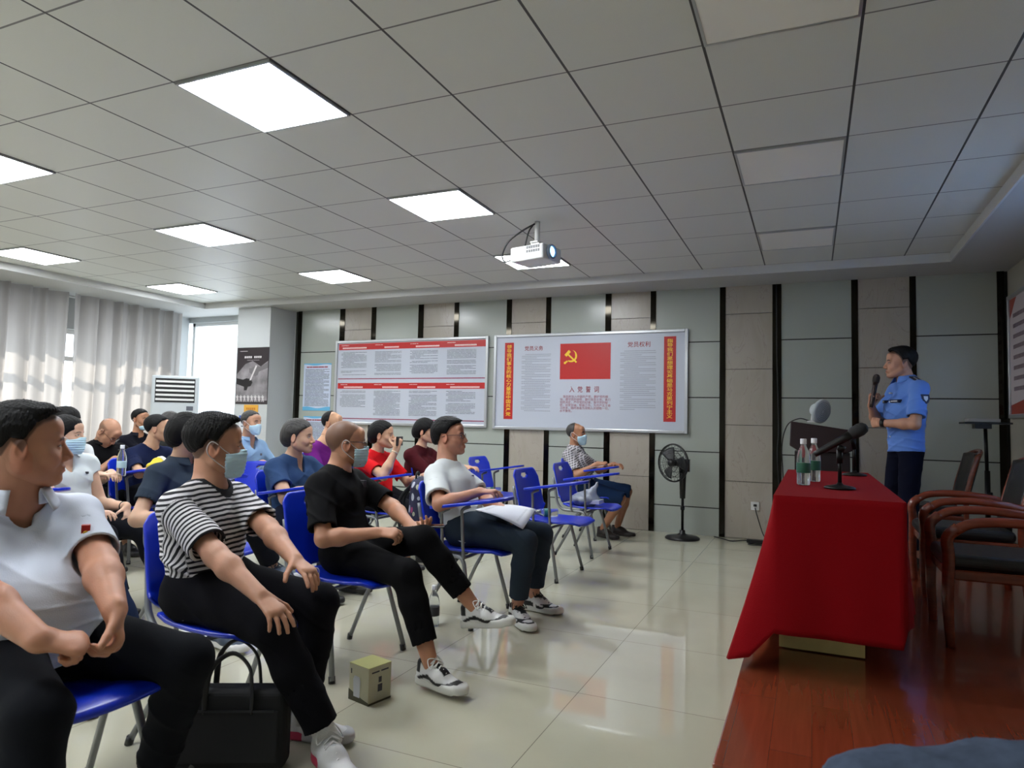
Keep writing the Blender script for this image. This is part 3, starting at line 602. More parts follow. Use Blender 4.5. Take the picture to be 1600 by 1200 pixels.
# ---------------------------------------------------------------- organic surfaces: blended distance fields turned into one skin
A3 = lambda v: np.array(v, dtype=np.float32)
def unit(v): v = np.array(v, dtype=float); return v / max(1e-9, np.linalg.norm(v))
def cap(a, b, ra, rb=None):
    a = A3(a); b = A3(b); rb = ra if rb is None else rb; ba = b - a; bb = float(ba @ ba) + 1e-9
    def f(P):
        pa = P - a; h = np.clip(pa @ ba / bb, 0, 1); q = pa - h[:, None] * ba; return np.sqrt((q * q).sum(1)) - (ra + (rb - ra) * h)
    return f
def ecap(a, b, wa, wb, side, flat=False):
    """capsule with elliptical section: (half width along side, half depth)"""
    a = A3(a); b = A3(b); ax = b - a; L = float(np.linalg.norm(ax)); ax = ax / L; sd = unit(side); sd = unit(sd - ax * float(sd @ ax)); dp = np.cross(ax, sd)
    sd = A3(sd); dp = A3(dp)
    def f(P):
        pa = P - a; t = pa @ ax; h = np.clip(t / L, 0, 1); w = wa[0] + (wb[0] - wa[0]) * h; d = wa[1] + (wb[1] - wa[1]) * h
        e = t - h * L; u = pa @ sd; v = pa @ dp; m = np.sqrt(w * d)
        if flat:
            r = (np.sqrt((u / w) ** 2 + (v / d) ** 2 + (np.minimum(e, 0) / m) ** 2) - 1) * np.minimum(w, d); return np.where(e > 0, np.maximum(r, e), r)
        return (np.sqrt((u / w) ** 2 + (v / d) ** 2 + (e / m) ** 2) - 1) * np.minimum(w, d)
    return f
def ell(c, r, Rm=None):
    c = A3(c); r = A3(r); Rm = None if Rm is None else np.array(Rm, dtype=np.float32)
    def f(P):
        q = P - c
        if Rm is not None: q = q @ Rm
        k0 = np.sqrt(((q / r) ** 2).sum(1)); k1 = np.sqrt(((q / (r * r)) ** 2).sum(1)) + 1e-6; return k0 * (k0 - 1) / k1
    return f
def plane(p, n):
    p = A3(p); n = A3(unit(n)); return lambda P: (P - p) @ n          # negative behind the plane
def noise(P, freq, seed, oct=2):
    rg = np.random.RandomState(seed); out = np.zeros(len(P), dtype=np.float32); amp = 1.0
    for o in range(oct):
        for k in range(4):
            d = rg.normal(size=3); d /= np.linalg.norm(d); d2 = A3(rg.normal(size=3)); out += amp * np.sin(P @ A3(d * freq) + 1.3 * np.sin(P @ (d2 * np.float32(freq * .4)) + rg.uniform(0, 6)) + rg.uniform(0, 6))
        freq *= 2.1; amp *= .5
    return out / 4

def field_mesh(prims, lo, hi, h, disp=None):
    """prims: list of (fn, op, k).  op: 'u' union, 's' subtract, 'i' intersect.  Returns vertices and quads."""
    B = 8; lo = np.array(lo, float); n = np.ceil((np.array(hi, float) - lo) / (h * B)).astype(int)
    bi = np.stack(np.meshgrid(*[np.arange(k) for k in n], indexing='ij'), -1).reshape(-1, 3)
    cen = (lo + (bi * B + B / 2) * h).astype(np.float32); rad = h * B * .87
    def comb(D, d, op, k):
        if op == 'u':
            if k <= 0: return np.minimum(D, d)
            hh = np.clip(.5 + .5 * (D - d) / k, 0, 1); return D + (d - D) * hh - k * hh * (1 - hh)
        if op == 's': d = -d
        if k <= 0: return np.maximum(D, d)
        hh = np.clip(.5 - .5 * (D - d) / k, 0, 1); return D + (d - D) * hh + k * hh * (1 - hh)
    Dc = np.full(len(cen), 9.0, np.float32); pc = []
    for fn, op, k in prims: d = fn(cen); pc.append(d); Dc = comb(Dc, d, op, k)
    act = np.abs(Dc) < rad * 2.1 + .02
    # blocks whose coarse value is unreliable because an elliptical prim lies near
    for (fn, op, k), d in zip(prims, pc):
        if op == 'u': act |= (np.abs(d) < rad * .9) & (Dc > -rad * 2.2)
    dims = n * B; F = np.empty(tuple(dims), np.float32).reshape(n[0], B, n[1], B, n[2], B)
    F[:] = np.where(Dc > 0, 1.0, -1.0).astype(np.float32).reshape(n[0], 1, n[1], 1, n[2], 1)
    ai = np.nonzero(act)[0]; off = np.stack(np.meshgrid(*[np.arange(B)] * 3, indexing='ij'), -1).reshape(-1, 3)
    for s in range(0, len(ai), 1500):
        ids = ai[s:s + 1500]; P = (lo + (bi[ids][:, None, :] * B + off[None]) * h).astype(np.float32); D = np.full((len(ids), B ** 3), 9.0, np.float32)
        for (fn, op, k), d in zip(prims, pc):
            rel = np.nonzero(d[ids] < np.maximum(Dc[ids], 0) + k + rad * 3 + .02)[0] if op == 'u' else (np.nonzero(d[ids] < k + rad * 2 + .02)[0] if op == 's' else np.arange(len(ids)))
            if len(rel) == 0: continue
            Q = P[rel].reshape(-1, 3); D[rel] = comb(D[rel].ravel(), fn(Q), op, k).reshape(len(rel), -1)
        if disp is not None: D = D + disp(P.reshape(-1, 3)).reshape(D.shape)
        b_ = bi[ids]; F[b_[:, 0], :, b_[:, 1], :, b_[:, 2], :] = D.reshape(len(ids), B, B, B)
    F = F.reshape(tuple(dims)); F[0] = 1; F[-1] = 1; F[:, 0] = 1; F[:, -1] = 1; F[:, :, 0] = 1; F[:, :, -1] = 1
    ins = F < 0
    c = ins[:-1, :-1, :-1].astype(np.uint8)
    for dx in (0, 1):
        for dy in (0, 1):
            for dz in (0, 1):
                if dx + dy + dz: c = c + ins[dx:dims[0] - 1 + dx, dy:dims[1] - 1 + dy, dz:dims[2] - 1 + dz]
    cx, cy, cz = np.nonzero((c > 0) & (c < 8)); N = len(cx); idx = np.full(c.shape, -1, np.int32); idx[cx, cy, cz] = np.arange(N)
    acc = np.zeros((N, 3), np.float32); cnt = np.zeros(N, np.float32)
    for ax in range(3):
        o1, o2 = [k for k in range(3) if k != ax]
        for a in (0, 1):
            for b in (0, 1):
                s = [0, 0, 0]; s[o1] = a; s[o2] = b; e = list(s); e[ax] = 1
                f0 = F[cx + s[0], cy + s[1], cz + s[2]]; f1 = F[cx + e[0], cy + e[1], cz + e[2]]; m = (f0 < 0) != (f1 < 0)
                t = np.where(m, f0 / np.where(m, f0 - f1, 1), 0); p = np.zeros((N, 3), np.float32); p[:, ax] = t; p[:, o1] = a; p[:, o2] = b
                acc += p * m[:, None]; cnt += m
    V = lo + (np.stack([cx, cy, cz], 1) + acc / np.maximum(cnt, 1)[:, None]) * h
    quads = []
    for ax in range(3):
        o1, o2 = [(1, 2), (2, 0), (0, 1)][ax]
        sl0 = [slice(1, d - 1) for d in dims]; sl1 = list(sl0); sl0[ax] = slice(0, dims[ax] - 1); sl1[ax] = slice(1, dims[ax])
        i0 = ins[tuple(sl0)]; i1 = ins[tuple(sl1)]; e = np.nonzero(i0 != i1); fl = i0[e]
        p = np.stack(e, 1); p[:, o1] += 1; p[:, o2] += 1
        def g(d1, d2): q = p.copy(); q[:, o1] -= d1; q[:, o2] -= d2; return idx[q[:, 0], q[:, 1], q[:, 2]]
        a, b, c_, d = g(1, 1), g(0, 1), g(0, 0), g(1, 0); q = np.stack([a, b, c_, d], 1); q[~fl] = q[~fl][:, ::-1]; quads.append(q)
    Q = np.concatenate(quads); Q = Q[(Q >= 0).all(1)]; return V, Q

def mesh_obj(name, V, Q, mats, parent=None, col=None, attr=None, mi=None):
    me = bpy.data.meshes.new(name); me.vertices.add(len(V)); me.vertices.foreach_set('co', np.asarray(V, np.float32).ravel())
    me.loops.add(Q.size); me.loops.foreach_set('vertex_index', Q.astype(np.int32).ravel()); me.polygons.add(len(Q)); me.polygons.foreach_set('loop_start', np.arange(len(Q), dtype=np.int32) * 4)
    me.update(calc_edges=True); me.polygons.foreach_set('use_smooth', np.ones(len(Q), bool))
    for m in (mats if isinstance(mats, (list, tuple)) else [mats]): me.materials.append(m)
    if mi is not None: me.polygons.foreach_set('material_index', mi.astype(np.int32))
    if col is not None:
        a = me.color_attributes.new('Col', 'FLOAT_COLOR', 'POINT'); c4 = np.ones((len(V), 4), np.float32); c4[:, :3] = col; a.data.foreach_set('color', c4.ravel())
    for k, v in (attr or {}).items():
        a = me.attributes.new(k, 'FLOAT', 'POINT'); a.data.foreach_set('value', np.asarray(v, np.float32))
    me.validate(); o = bpy.data.objects.new(name, me); COL.objects.link(o)
    if parent is not None: o.parent = parent
    return o
def col_mat(name, rough=.5, bump=0.0, bscale=100, var=.05, vscale=30, sss=0.0, sheen=0.0, spec=.4):
    m = mat(name, 'ffffff', rough, bump=bump, bscale=bscale, sss=sss, sheen=sheen, spec=spec); nt = m.node_tree; b = nt.nodes['Principled BSDF']
    at = nd(nt, 'ShaderNodeAttribute', attribute_name='Col'); tc = nd(nt, 'ShaderNodeTexCoord'); nz = nd(nt, 'ShaderNodeTexNoise', i_Scale=vscale, i_Detail=4.0); nt.links.new(tc.outputs['Object'], nz.inputs['Vector'])
    mr = nd(nt, 'ShaderNodeMapRange'); nt.links.new(nz.outputs[0], mr.inputs[0]); mr.inputs[1].default_value = .3; mr.inputs[2].default_value = .7; mr.inputs[3].default_value = 1 - var; mr.inputs[4].default_value = 1 + var
    vm = nd(nt, 'ShaderNodeVectorMath', operation='SCALE'); nt.links.new(at.outputs['Color'], vm.inputs[0]); nt.links.new(mr.outputs[0], vm.inputs['Scale']); nt.links.new(vm.outputs[0], b.inputs['Base Color']); return m
M['skin'] = col_mat('skin', .48, bump=.06, bscale=260, var=.05, vscale=22, sss=.12)
M['shoe'] = col_mat('shoe_leather', .45, var=.02)
def euler_m(yaw, pitch=0, roll=0):
    """yaw left, pitch up, roll to the right shoulder (degrees); columns = forward, left, up"""
    y, p, r = R(yaw), R(pitch), R(roll)
    Rz = np.array([[math.cos(y), -math.sin(y), 0], [math.sin(y), math.cos(y), 0], [0, 0, 1]]); Ry = np.array([[math.cos(p), 0, -math.sin(p)], [0, 1, 0], [math.sin(p), 0, math.cos(p)]])
    Rx = np.array([[1, 0, 0], [0, math.cos(r), -math.sin(r)], [0, math.sin(r), math.cos(r)]]); return Rz @ Ry @ Rx
def ik(a, b, l1, l2, hint):
    a = np.array(a, float); b = np.array(b, float); d = b - a; L = np.linalg.norm(d); L2 = min(L, (l1 + l2) * .999); ax = d / L; x = (l1 * l1 - l2 * l2 + L2 * L2) / (2 * L2); hgt = math.sqrt(max(0, l1 * l1 - x * x))
    hn = np.array(hint, float); hn = unit(hn - ax * (hn @ ax)); return a + ax * x + hn * hgt, a + ax * L2
# ---------------------------------------------------------------- people
def head_prims(fat=1.0, nose=1.12, fem=False, jaw=1.0, lower=True):
    f = fat; P = [(ell((-.014, 0, .030), (.097, .076 * (.97 + .03 * f), .086)), 'u', .0),
     (ell((.028, 0, -.030), (.064, .061 * f, .080)), 'u', .03),
     (cap((-.002, .052 * f * jaw, -.058), (.066, .014, -.100 + (.004 if fem else 0)), .022 * f, .018), 'u', .028), (cap((-.002, -.052 * f * jaw, -.058), (.066, -.014, -.100 + (.004 if fem else 0)), .022 * f, .018), 'u', .028),
     (ell((.070, 0, .048), (.022, .050, .034)), 'u', .02),
     (cap((.050, .046 * f, -.026), (.066, .036 * f, -.040), .019), 'u', .02), (cap((.050, -.046 * f, -.026), (.066, -.036 * f, -.040), .019), 'u', .02),
     (cap((.076, .040, .017), (.084, .014, .014), .009, .008), 'u', .014), (cap((.076, -.040, .017), (.084, -.014, .014), .009, .008), 'u', .014),
     (ell((.100, .032, -.003), (.017, .017, .0105)), 's', .010), (ell((.100, -.032, -.003), (.017, .017, .0105)), 's', .010),
     (ell((.0735, .031, -.004), (.0135, .0165, .0125)), 'u', .003), (ell((.0735, -.031, -.004), (.0135, .0165, .0125)), 'u', .003),
     (cap((.086, 0, .010), (.108 + .004 * (nose - 1), 0, -.034), .0065, .0105 * nose), 'u', .012), (ell((.099, .0125, -.041), (.011, .0075, .0075)), 'u', .006), (ell((.099, -.0125, -.041), (.011, .0075, .0075)), 'u', .006),
     (ell((.086, 0, -.069), (.014, .026, .018)), 'u', .014), (ell((.0955, 0, -.0645), (.0065, .022, .0045)), 'u', .004), (ell((.095, 0, -.0755), (.0075, .019, .0058)), 'u', .004),
     (cap((.104, -.018, -.0698), (.104, .018, -.0698), .0022), 's', .003), (ell((.080, 0, -.101), (.015, .018, .013)), 'u', .014)]
    for s in (1, -1):
        c, a = math.cos(R(22)), math.sin(R(22)) * s; Rm = np.array([[c, -a, 0], [a, c, 0], [0, 0, 1]]) @ np.array([[math.cos(.2), 0, math.sin(.2)], [0, 1, 0], [-math.sin(.2), 0, math.cos(.2)]])
        P += [(ell((-.012, s * .080, -.014), (.020, .0075, .033), Rm), 'u', .006), (ell((-.008, s * .089, -.010), (.0125, .0055, .021), Rm), 's', .004), (ell((-.002, s * .078, -.018), (.006, .006, .009)), 'u', .004)]
    return P
def smooth(x, a, b): t = np.clip((x - a) / (b - a), 0, 1); return t * t * (3 - 2 * t)
def head_color(V, skin, brow='241a16', stub=None, fem=False, lip=None, bald=False, stubamt=.75):
    x, y, z = V[:, 0], V[:, 1], V[:, 2]; s = np.array(lin(skin)); C = np.tile(s, (len(V), 1)).astype(np.float32)
    def mixc(w, c): nonlocal C; w = np.clip(w, 0, 1)[:, None]; C = C * (1 - w) + np.array(lin(c) if isinstance(c, str) else c) * w
    ay = np.abs(y)
    ck = np.exp(-(((x - .07) / .03) ** 2 + ((ay - .04) / .02) ** 2 + ((z + .035) / .02) ** 2)); mixc(.3 * ck, s * np.array([1.08, .78, .75]))
    mixc(.35 * np.exp(-(((x - .108) / .012) ** 2 + (y / .014) ** 2 + ((z + .036) / .012) ** 2)), s * np.array([1.05, .78, .75]))
    er = (ay > .075) & (np.abs(x + .01) < .03); mixc(.35 * er, s * np.array([1.05, .72, .68]))
    lipc = lip or tuple(s * np.array([.85, .50, .48])); w = np.exp(-((y / .021) ** 4 + ((z + .070) / .0095) ** 4)) * (x > .07); mixc(.75 * w, lipc)
    mixc(.85 * np.exp(-((y / .019) ** 4 + ((z + .0698) / .0016) ** 2)) * (x > .08), '3a1a16')
    zb = .0185 - 10 * (ay - .030) ** 2; mixc(.95 * np.exp(-(((z - zb) / (  .0030 if fem else .0052)) ** 4)) * smooth(ay, .010, .015) * smooth(-ay, -.052, -.044) * (x > .045), brow)
    for sg in (1, -1):
        yy = y * sg - .031; op = .0044 * (1 - (yy / .0150) ** 2); inside = (np.abs(z + .004) < np.maximum(op, 0)) & (x > .06) & (np.abs(yy) < .015); mixc(.9 * inside, 'cfc6bd')
        iris = inside & (yy ** 2 + (z + .0035) ** 2 < .0052 ** 2); mixc(.97 * iris, '160d0a')
        lash = np.exp(-(((z + .004 - np.maximum(op, 0) - .0008) / .0016) ** 2)) * (np.abs(yy) < .0165) * (x > .055); mixc(.9 * lash, '1c1310')
        mixc(.25 * np.exp(-(((z + .013) / .004) ** 2 + (yy / .014) ** 2)) * (x > .05), s * .6)
    if stub is not None:   # cropped hair as skin colour following the hairline
        th = np.degrees(np.arctan2(ay, x + .014)); hl = np.interp(th, *HL[stub[1]]); w = smooth(z - hl, -.003, .008); mixc(stubamt * w, stub[0])
        if bald: th2 = smooth(z, .035, .055) * smooth(x, -.10, -.05); C = C * (1 - th2[:, None]) + s * th2[:, None]
    return C
HL = {'short': ([0, 25, 45, 60, 74, 84, 93, 104, 120, 150, 180], [.072, .070, .062, .048, .020, -.022, -.004, .010, -.030, -.060, -.068]),
      'high': ([0, 25, 45, 60, 74, 84, 93, 104, 120, 150, 180], [.084, .080, .066, .054, .026, -.012, .0, .012, -.020, -.045, -.052]),
      'long': ([0, 22, 40, 58, 74, 86, 96, 110, 125, 150, 180], [.052, .052, .048, .030, -.010, -.045, -.035, -.05, -.085, -.09, -.09]),
      'fringe': ([0, 22, 40, 58, 74, 86, 96, 110, 125, 150, 180], [.028, .028, .022, -.005, -.05, -.07, -.035, -.05, -.075, -.08, -.08]),
      'horseshoe': ([0, 60, 80, 90, 104, 120, 150, 180], [.3, .3, .05, .0, .012, -.03, -.055, -.055])}
def hair_mesh(style, thick, h, seed=1, quiff=0.0, back=0.0, spike=.003, fuzz=.0018, part=0.0):
    rg = random.Random(seed); t = thick
    P = [(ell((-.016, 0, .034), (.099 + t * .8, .078 + t, .086 + t)), 'u', 0)]
    P.append((ell((.040, 0, .074), (.030 + t * .35, .052 + t * .3, .020 + t)), 'u', .02))
    if quiff: P += [(cap((.034, .034, .102), (.050, -.028, .106), .013 * quiff), 'u', .025), (ell((.02, 0, .098), (.07, .058, .022 * quiff)), 'u', .02)]
    if back: P.append((ell((-.070, 0, -.01), (.050 + back, .070, .075)), 'u', .03))
    hl = HL[style]
    def cut(Q):
        th = np.degrees(np.arctan2(np.abs(Q[:, 1]), Q[:, 0] + .014)); z0 = np.interp(th, *hl) + .003 * np.sin(Q[:, 1] * 210 + seed) + .002 * np.sin(Q[:, 0] * 260 + Q[:, 1] * 150)
        return (z0 - Q[:, 2]) * .8
    P.append((cut, 'i', .002))
    P += [(ell((-.010, s * .086, -.016), (.022, .012, .035)), 's', .004) for s in (1, -1)]
    def disp(Q):
        st = np.sin(Q[:, 0] * 420 + 3 * np.sin(Q[:, 2] * 60) + 2 * np.sin(Q[:, 1] * 70)) * np.sin(Q[:, 1] * 520 + 2.5 * np.sin(Q[:, 0] * 80 + seed)); top = np.clip((Q[:, 2] - .02) * 12, 0, 1)
        lk = np.sin(Q[:, 1] * 330 + 2.2 * np.sin(Q[:, 2] * 55 + seed) + 1.5 * np.sin(Q[:, 0] * 45)); thh = np.degrees(np.arctan2(np.abs(Q[:, 1]), Q[:, 0] + .014)); dz = Q[:, 2] - np.interp(thh, *hl); thin = t * (1.0 if style != 'fringe' else .6) * np.clip(1 - dz / (.028 if style in ('high', 'short', 'horseshoe') else .015), 0, 1) + (np.clip((.055 - Q[:, 2]) / .07, 0, 1) * .55 * t if style in ('high', 'short') else 0); return thin - .0007 * lk - spike * top * np.clip(st, 0, 1) + .0016 * noise(Q, 55, seed)
    V, Qd = field_mesh(P, (-.17, -.13, -.15), (.14, .13, .19), h, disp); return V, Qd
M['hair'] = mat('black_hair', '0a0909', .6, bump=.3, bscale=220, stretch=(1, 1, .35), spec=.22)
M['hair_grey'] = mat('greying_hair', '2b2927', .5, var=.5, scale=60, bump=.3, bscale=220, stretch=(1, 1, .3))
M['mask'] = mat('surgical_mask_blue', 'bfe1ee', .75, bump=.12, bscale=300); M['mask_loop'] = mat('ear_loop_white', 'd8d4d2', .7)
def mask_part(parent, Mh, h, m=None, down=False, seed=0):
    base = [(ell((.030, 0, -.050), (.074, .0745, .072)), 'u', 0), (ell((.045, 0, -.035), (.05, .066, .04)), 'u', .02), (cap((.098, 0, -.025), (.095, 0, -.085), .016, .014), 'u', .035), (cap((.055, 0, -.105), (.080, 0, -.108), .024, .021), 'u', .03)]
    if down: base = [(ell((.030, 0, -.095), (.066, .060, .030)), 'u', 0), (ell((.05, 0, -.115), (.045, .04, .02)), 'u', .02)]
    P = [base[0]] + base[1:]
    P.append((lambda Q: .030 - Q[:, 0] + .06 * np.abs(Q[:, 2] + .06), 'i', .003))
    if down: P.append((plane((0, 0, -.080), (0, 0, 1)), 'i', .003))
    else: P.append((lambda Q: Q[:, 2] - (-.016 - .28 * np.maximum(np.abs(Q[:, 1]) - .012, 0)) , 'i', .003)); P.append((lambda Q: (-.132 + .35 * np.maximum(np.abs(Q[:, 1]) - .01, 0)) - Q[:, 2], 'i', .006))
    def disp(Q): return .0012 * np.sin(Q[:, 2] * 420 + 8 * Q[:, 1]) + .0012 * noise(Q, 70, seed + 5)
    V, Qd = field_mesh(P, (0, -.09, -.15), (.15, .09, .02), h, disp); V = V @ Mh[:3, :3].T + Mh[:3, 3]
    o = mesh_obj('face_mask', V, Qd, m or M['mask'], parent)
    for s in (1, -1):
        L = MB(); T = lambda p: Vector(Mh[:3, :3] @ np.array(p) + Mh[:3, 3])
        if not down:
            pts = [(.045, s * .066, -.030), (.022, s * .078, -.014), (-.008, s * .090, .012), (-.026, s * .092, .016), (-.038, s * .088, -.004), (-.034, s * .084, -.030), (-.012, s * .076, -.052), (.012, s * .070, -.072), (.036, s * .060, -.090)]
        else: pts = [(.035, s * .062, -.085), (.0, s * .072, -.05), (-.03, s * .088, -.0), (-.038, s * .086, -.02)]
        L.tube([T(p) for p in smooth_path(pts, 4)], .0019, 6).build('ear_loop', M['mask_loop'], o)
    return o
def glasses_part(parent, Mh, m):
    T = lambda p: Vector(Mh[:3, :3] @ np.array(p) + Mh[:3, 3]); g = MB()
    for s in (1, -1):
        g.tube([T((.1035 - .12 * abs(a) ** 2 * 0 - .010 * math.cos(k / 16 * 6.283) * (.3 if s * 1 > 0 else .3) - .006, s * (.034 + .0235 * math.cos(k / 16 * 6.283)), -.003 + .0165 * math.sin(k / 16 * 6.283))) for k, a in [(k, 0) for k in range(16)]], .0017, 5, closed=True)
        g.tube([T((.094, s * .058, .003)), T((.06, s * .074, .006)), T((.0, s * .084, .008)), T((-.030, s * .086, -.002))], .0018, 5)
    g.tube([T((.100, .010, .0)), T((.103, 0, .003)), T((.100, -.010, .0))], .0016, 5)
    o = g.build('glasses', m, parent); l = MB()
    for s in (1, -1): l.add([T((.0975 - .003 * math.cos(k / 16 * 6.283), s * (.034 + .0225 * math.cos(k / 16 * 6.283)), -.003 + .0155 * math.sin(k / 16 * 6.283))) for k in range(16)], [tuple(range(16))])
    l.build('lenses', M['lens_glass'], o); return o
M['lens_glass'] = mat('spectacle_glass', 'ffffff', .03, trans=1.0, ior=1.02, alpha=.35)

def hand_prims(W, d, n, right, curl=(.5, .5, .5, .5), spread=.06, s=1.0, thumb=(.6, .75, .35), fat=1.0, tc=.5):
    W = np.array(W, float); d = unit(d); n = np.array(n, float); n = unit(n - d * (n @ d)); l = np.cross(n, d) * (-1 if right else 1)   # l: towards the thumb
    P = [(ecap(W - d * .01 * s, W + d * .080 * s, (.027 * s * fat, .017 * s * fat), (.040 * s * fat, .0135 * s * fat), l), 'u', .012)]
    for i, (o, L, r) in enumerate(((.030, .070, .0088), (.0105, .078, .0090), (-.0095, .073, .0086), (-.029, .058, .0078))):
        b = W + d * (.084 - .004 * abs(i - 1.2)) * s + l * o * s * fat; a = 0; sp = (1.2 - i) * spread; fd = unit(d + l * sp); c = curl[i]
        p = b - fd * .012 * s; q = b; P.append((cap(p, q, r * s * fat, r * s * fat), 'u', .006))
        for k, fr in enumerate((.44, .32, .26)):
            a += c * (1.0, 1.15, .8)[k]; v = fd * math.cos(a) + n * math.sin(a); q2 = q + v * L * fr * s; rr = r * s * fat * (1 - .09 * k); P.append((cap(q, q2, rr, rr * .94), 'u', .0035)); q = q2
    tb = W + d * .018 * s + l * .020 * s * fat; t1 = unit(d * thumb[0] + l * thumb[1] + n * thumb[2]); t2 = unit(t1 * .8 + n * tc * .6 + d * .35)
    m = tb + t1 * .040 * s; e = m + t1 * .030 * s; P += [(cap(tb, m, .0145 * s * fat, .011 * s * fat), 'u', .010), (cap(m, e, .0105 * s * fat, .0098 * s * fat), 'u', .004), (cap(e, e + t2 * .026 * s, .0098 * s * fat, .0085 * s * fat), 'u', .004)]
    return P

def shoe_at(parent, ankle, yaw, pitch, style, s=1.0, h=.005, roll=0):
    """origin under the ankle on the sole; x = toe"""
    E_ = euler_m(yaw, pitch, roll); Ml = Matrix([list(E_[i] * s) + [0] for i in range(3)] + [[0, 0, 0, 1]]); Ml.translation = Vector(ankle) - Vector(E_[:, 2]) * .095 * s
    P = [(ecap((-.035, 0, .045), (.06, 0, .045), (.034, .034), (.040, .032), (0, 1, 0)), 'u', 0), (ecap((.06, .003, .040), (.155, .008, .030), (.042, .030), (.040, .017), (0, 1, 0)), 'u', .03), (cap((-.03, 0, .05), (-.035, 0, .088), .034, .034), 'u', .02), (cap((.02, 0, .082), (.06, 0, .062), .028, .026), 'u', .03)]
    P.append((plane((0, 0, .022), (0, 0, -1)), 'i', .003)); P.append((cap((-.016, 0, .078), (-.02, 0, .13), .027, .032), 's', .004)); P.append((plane((0, 0, .105), (.1, 0, 1)), 'i', .003))
    V, Q = field_mesh(P, (-.09, -.06, 0), (.21, .07, .14), h, lambda q: .0008 * noise(q, 90, 4)); x, y, z = V.T; C = np.tile(np.array(lin(style['main'])), (len(V), 1))
    def mixc(w, c): nonlocal C; C = np.where(w[:, None], np.array(lin(c)), C)
    ay = np.abs(y - .004)
    if style['kind'] == 'runner':
        wv = np.sin(x * 38 + 1.0) * .010
        mixc((np.abs(z - .040 - wv) < .008) & (x > -.05), style['accent']); mixc((z < .040) & (x > .10), style['accent']); mixc((x < -.03) & (z > .06), style['accent']); mixc((x > .0) & (x < .10) & (ay < .022) & (z > .055), style['accent'])
    if style['kind'] == 'court':
        mixc((x < .02) & (z < .06) | ((z < .045) & (x > .12)), style['accent']); mixc((z < .055) & (x > .04) & (x < .13), style['accent']); mixc((x > -.01) & (x < .09) & (ay < .020) & (z > .05), style['accent']); mixc((np.abs(z - .052 + .25 * (x - .05)) < .006) & (x > 0) & (x < .09), style['main']); mixc(z > .088, style['accent'])
    if style['kind'] == 'plain': mixc(z > .09, style['accent'])
    o = mesh_obj('shoe', V, Q, M['shoe'], parent, col=C); o.matrix_local = Ml
    ol = [(-.075, 0), (-.066, .026), (-.035, .038), (.03, .040), (.09, .048), (.15, .050), (.19, .038), (.205, .012), (.198, -.016), (.17, -.034), (.10, -.040), (.02, -.034), (-.035, -.034), (-.066, -.024)]
    ol = [(p.x, p.y) for p in smooth_path([(a, b, 0) for a, b in ol + [ol[0]]], 4)][:-1]; sm = MB(); n = len(ol)
    prof = [(1.0, .0), (1.03, .008), (1.02, .024), (.97, .036)]
    vs = [((a - .06) * q + .06, b * q, zz + (.006 if a > .16 else 0) + (.008 if a < -.02 and zz > .02 else 0)) for q, zz in prof for a, b in ol]
    fs = [(i * n + k, i * n + (k + 1) % n, (i + 1) * n + (k + 1) % n, (i + 1) * n + k) for i in range(3) for k in range(n)] + [tuple(range(n))[::-1], tuple(3 * n + k for k in range(n))]
    sm.add(vs, fs, True); sm.mi = [1 if (style.get('heel') and sum(vs[q][0] for q in f) / len(f) < .02) else 0 for f in fs]; sm.build('sole', [mat('shoe_sole', style['sole'], .5), mat('shoe_heel', style.get('heel', style['sole']), .5)], o)
    if style.get('laces'):
        L = MB()
        for k in range(6):
            xx = .030 + k * .016; zz = .122 - k * .0125; L.tube([(xx - .004, -.028, zz - .016), (xx, 0, zz), (xx + .006, .028, zz - .016)], .0034, 5).tube([(xx + .006, -.028, zz - .018), (xx, 0, zz + .002), (xx - .004, .028, zz - .014)], .0030, 5)
        L.tube(smooth_path([(.03, 0, .122), (.01, .03, .126), (.035, .048, .09), (.03, 0, .122), (.015, -.035, .124), (.04, -.046, .09), (.03, 0, .122)], 4), .0024, 5)
        L.build('laces', mat('shoe_lace', style['laces'], .7), o)
    return o

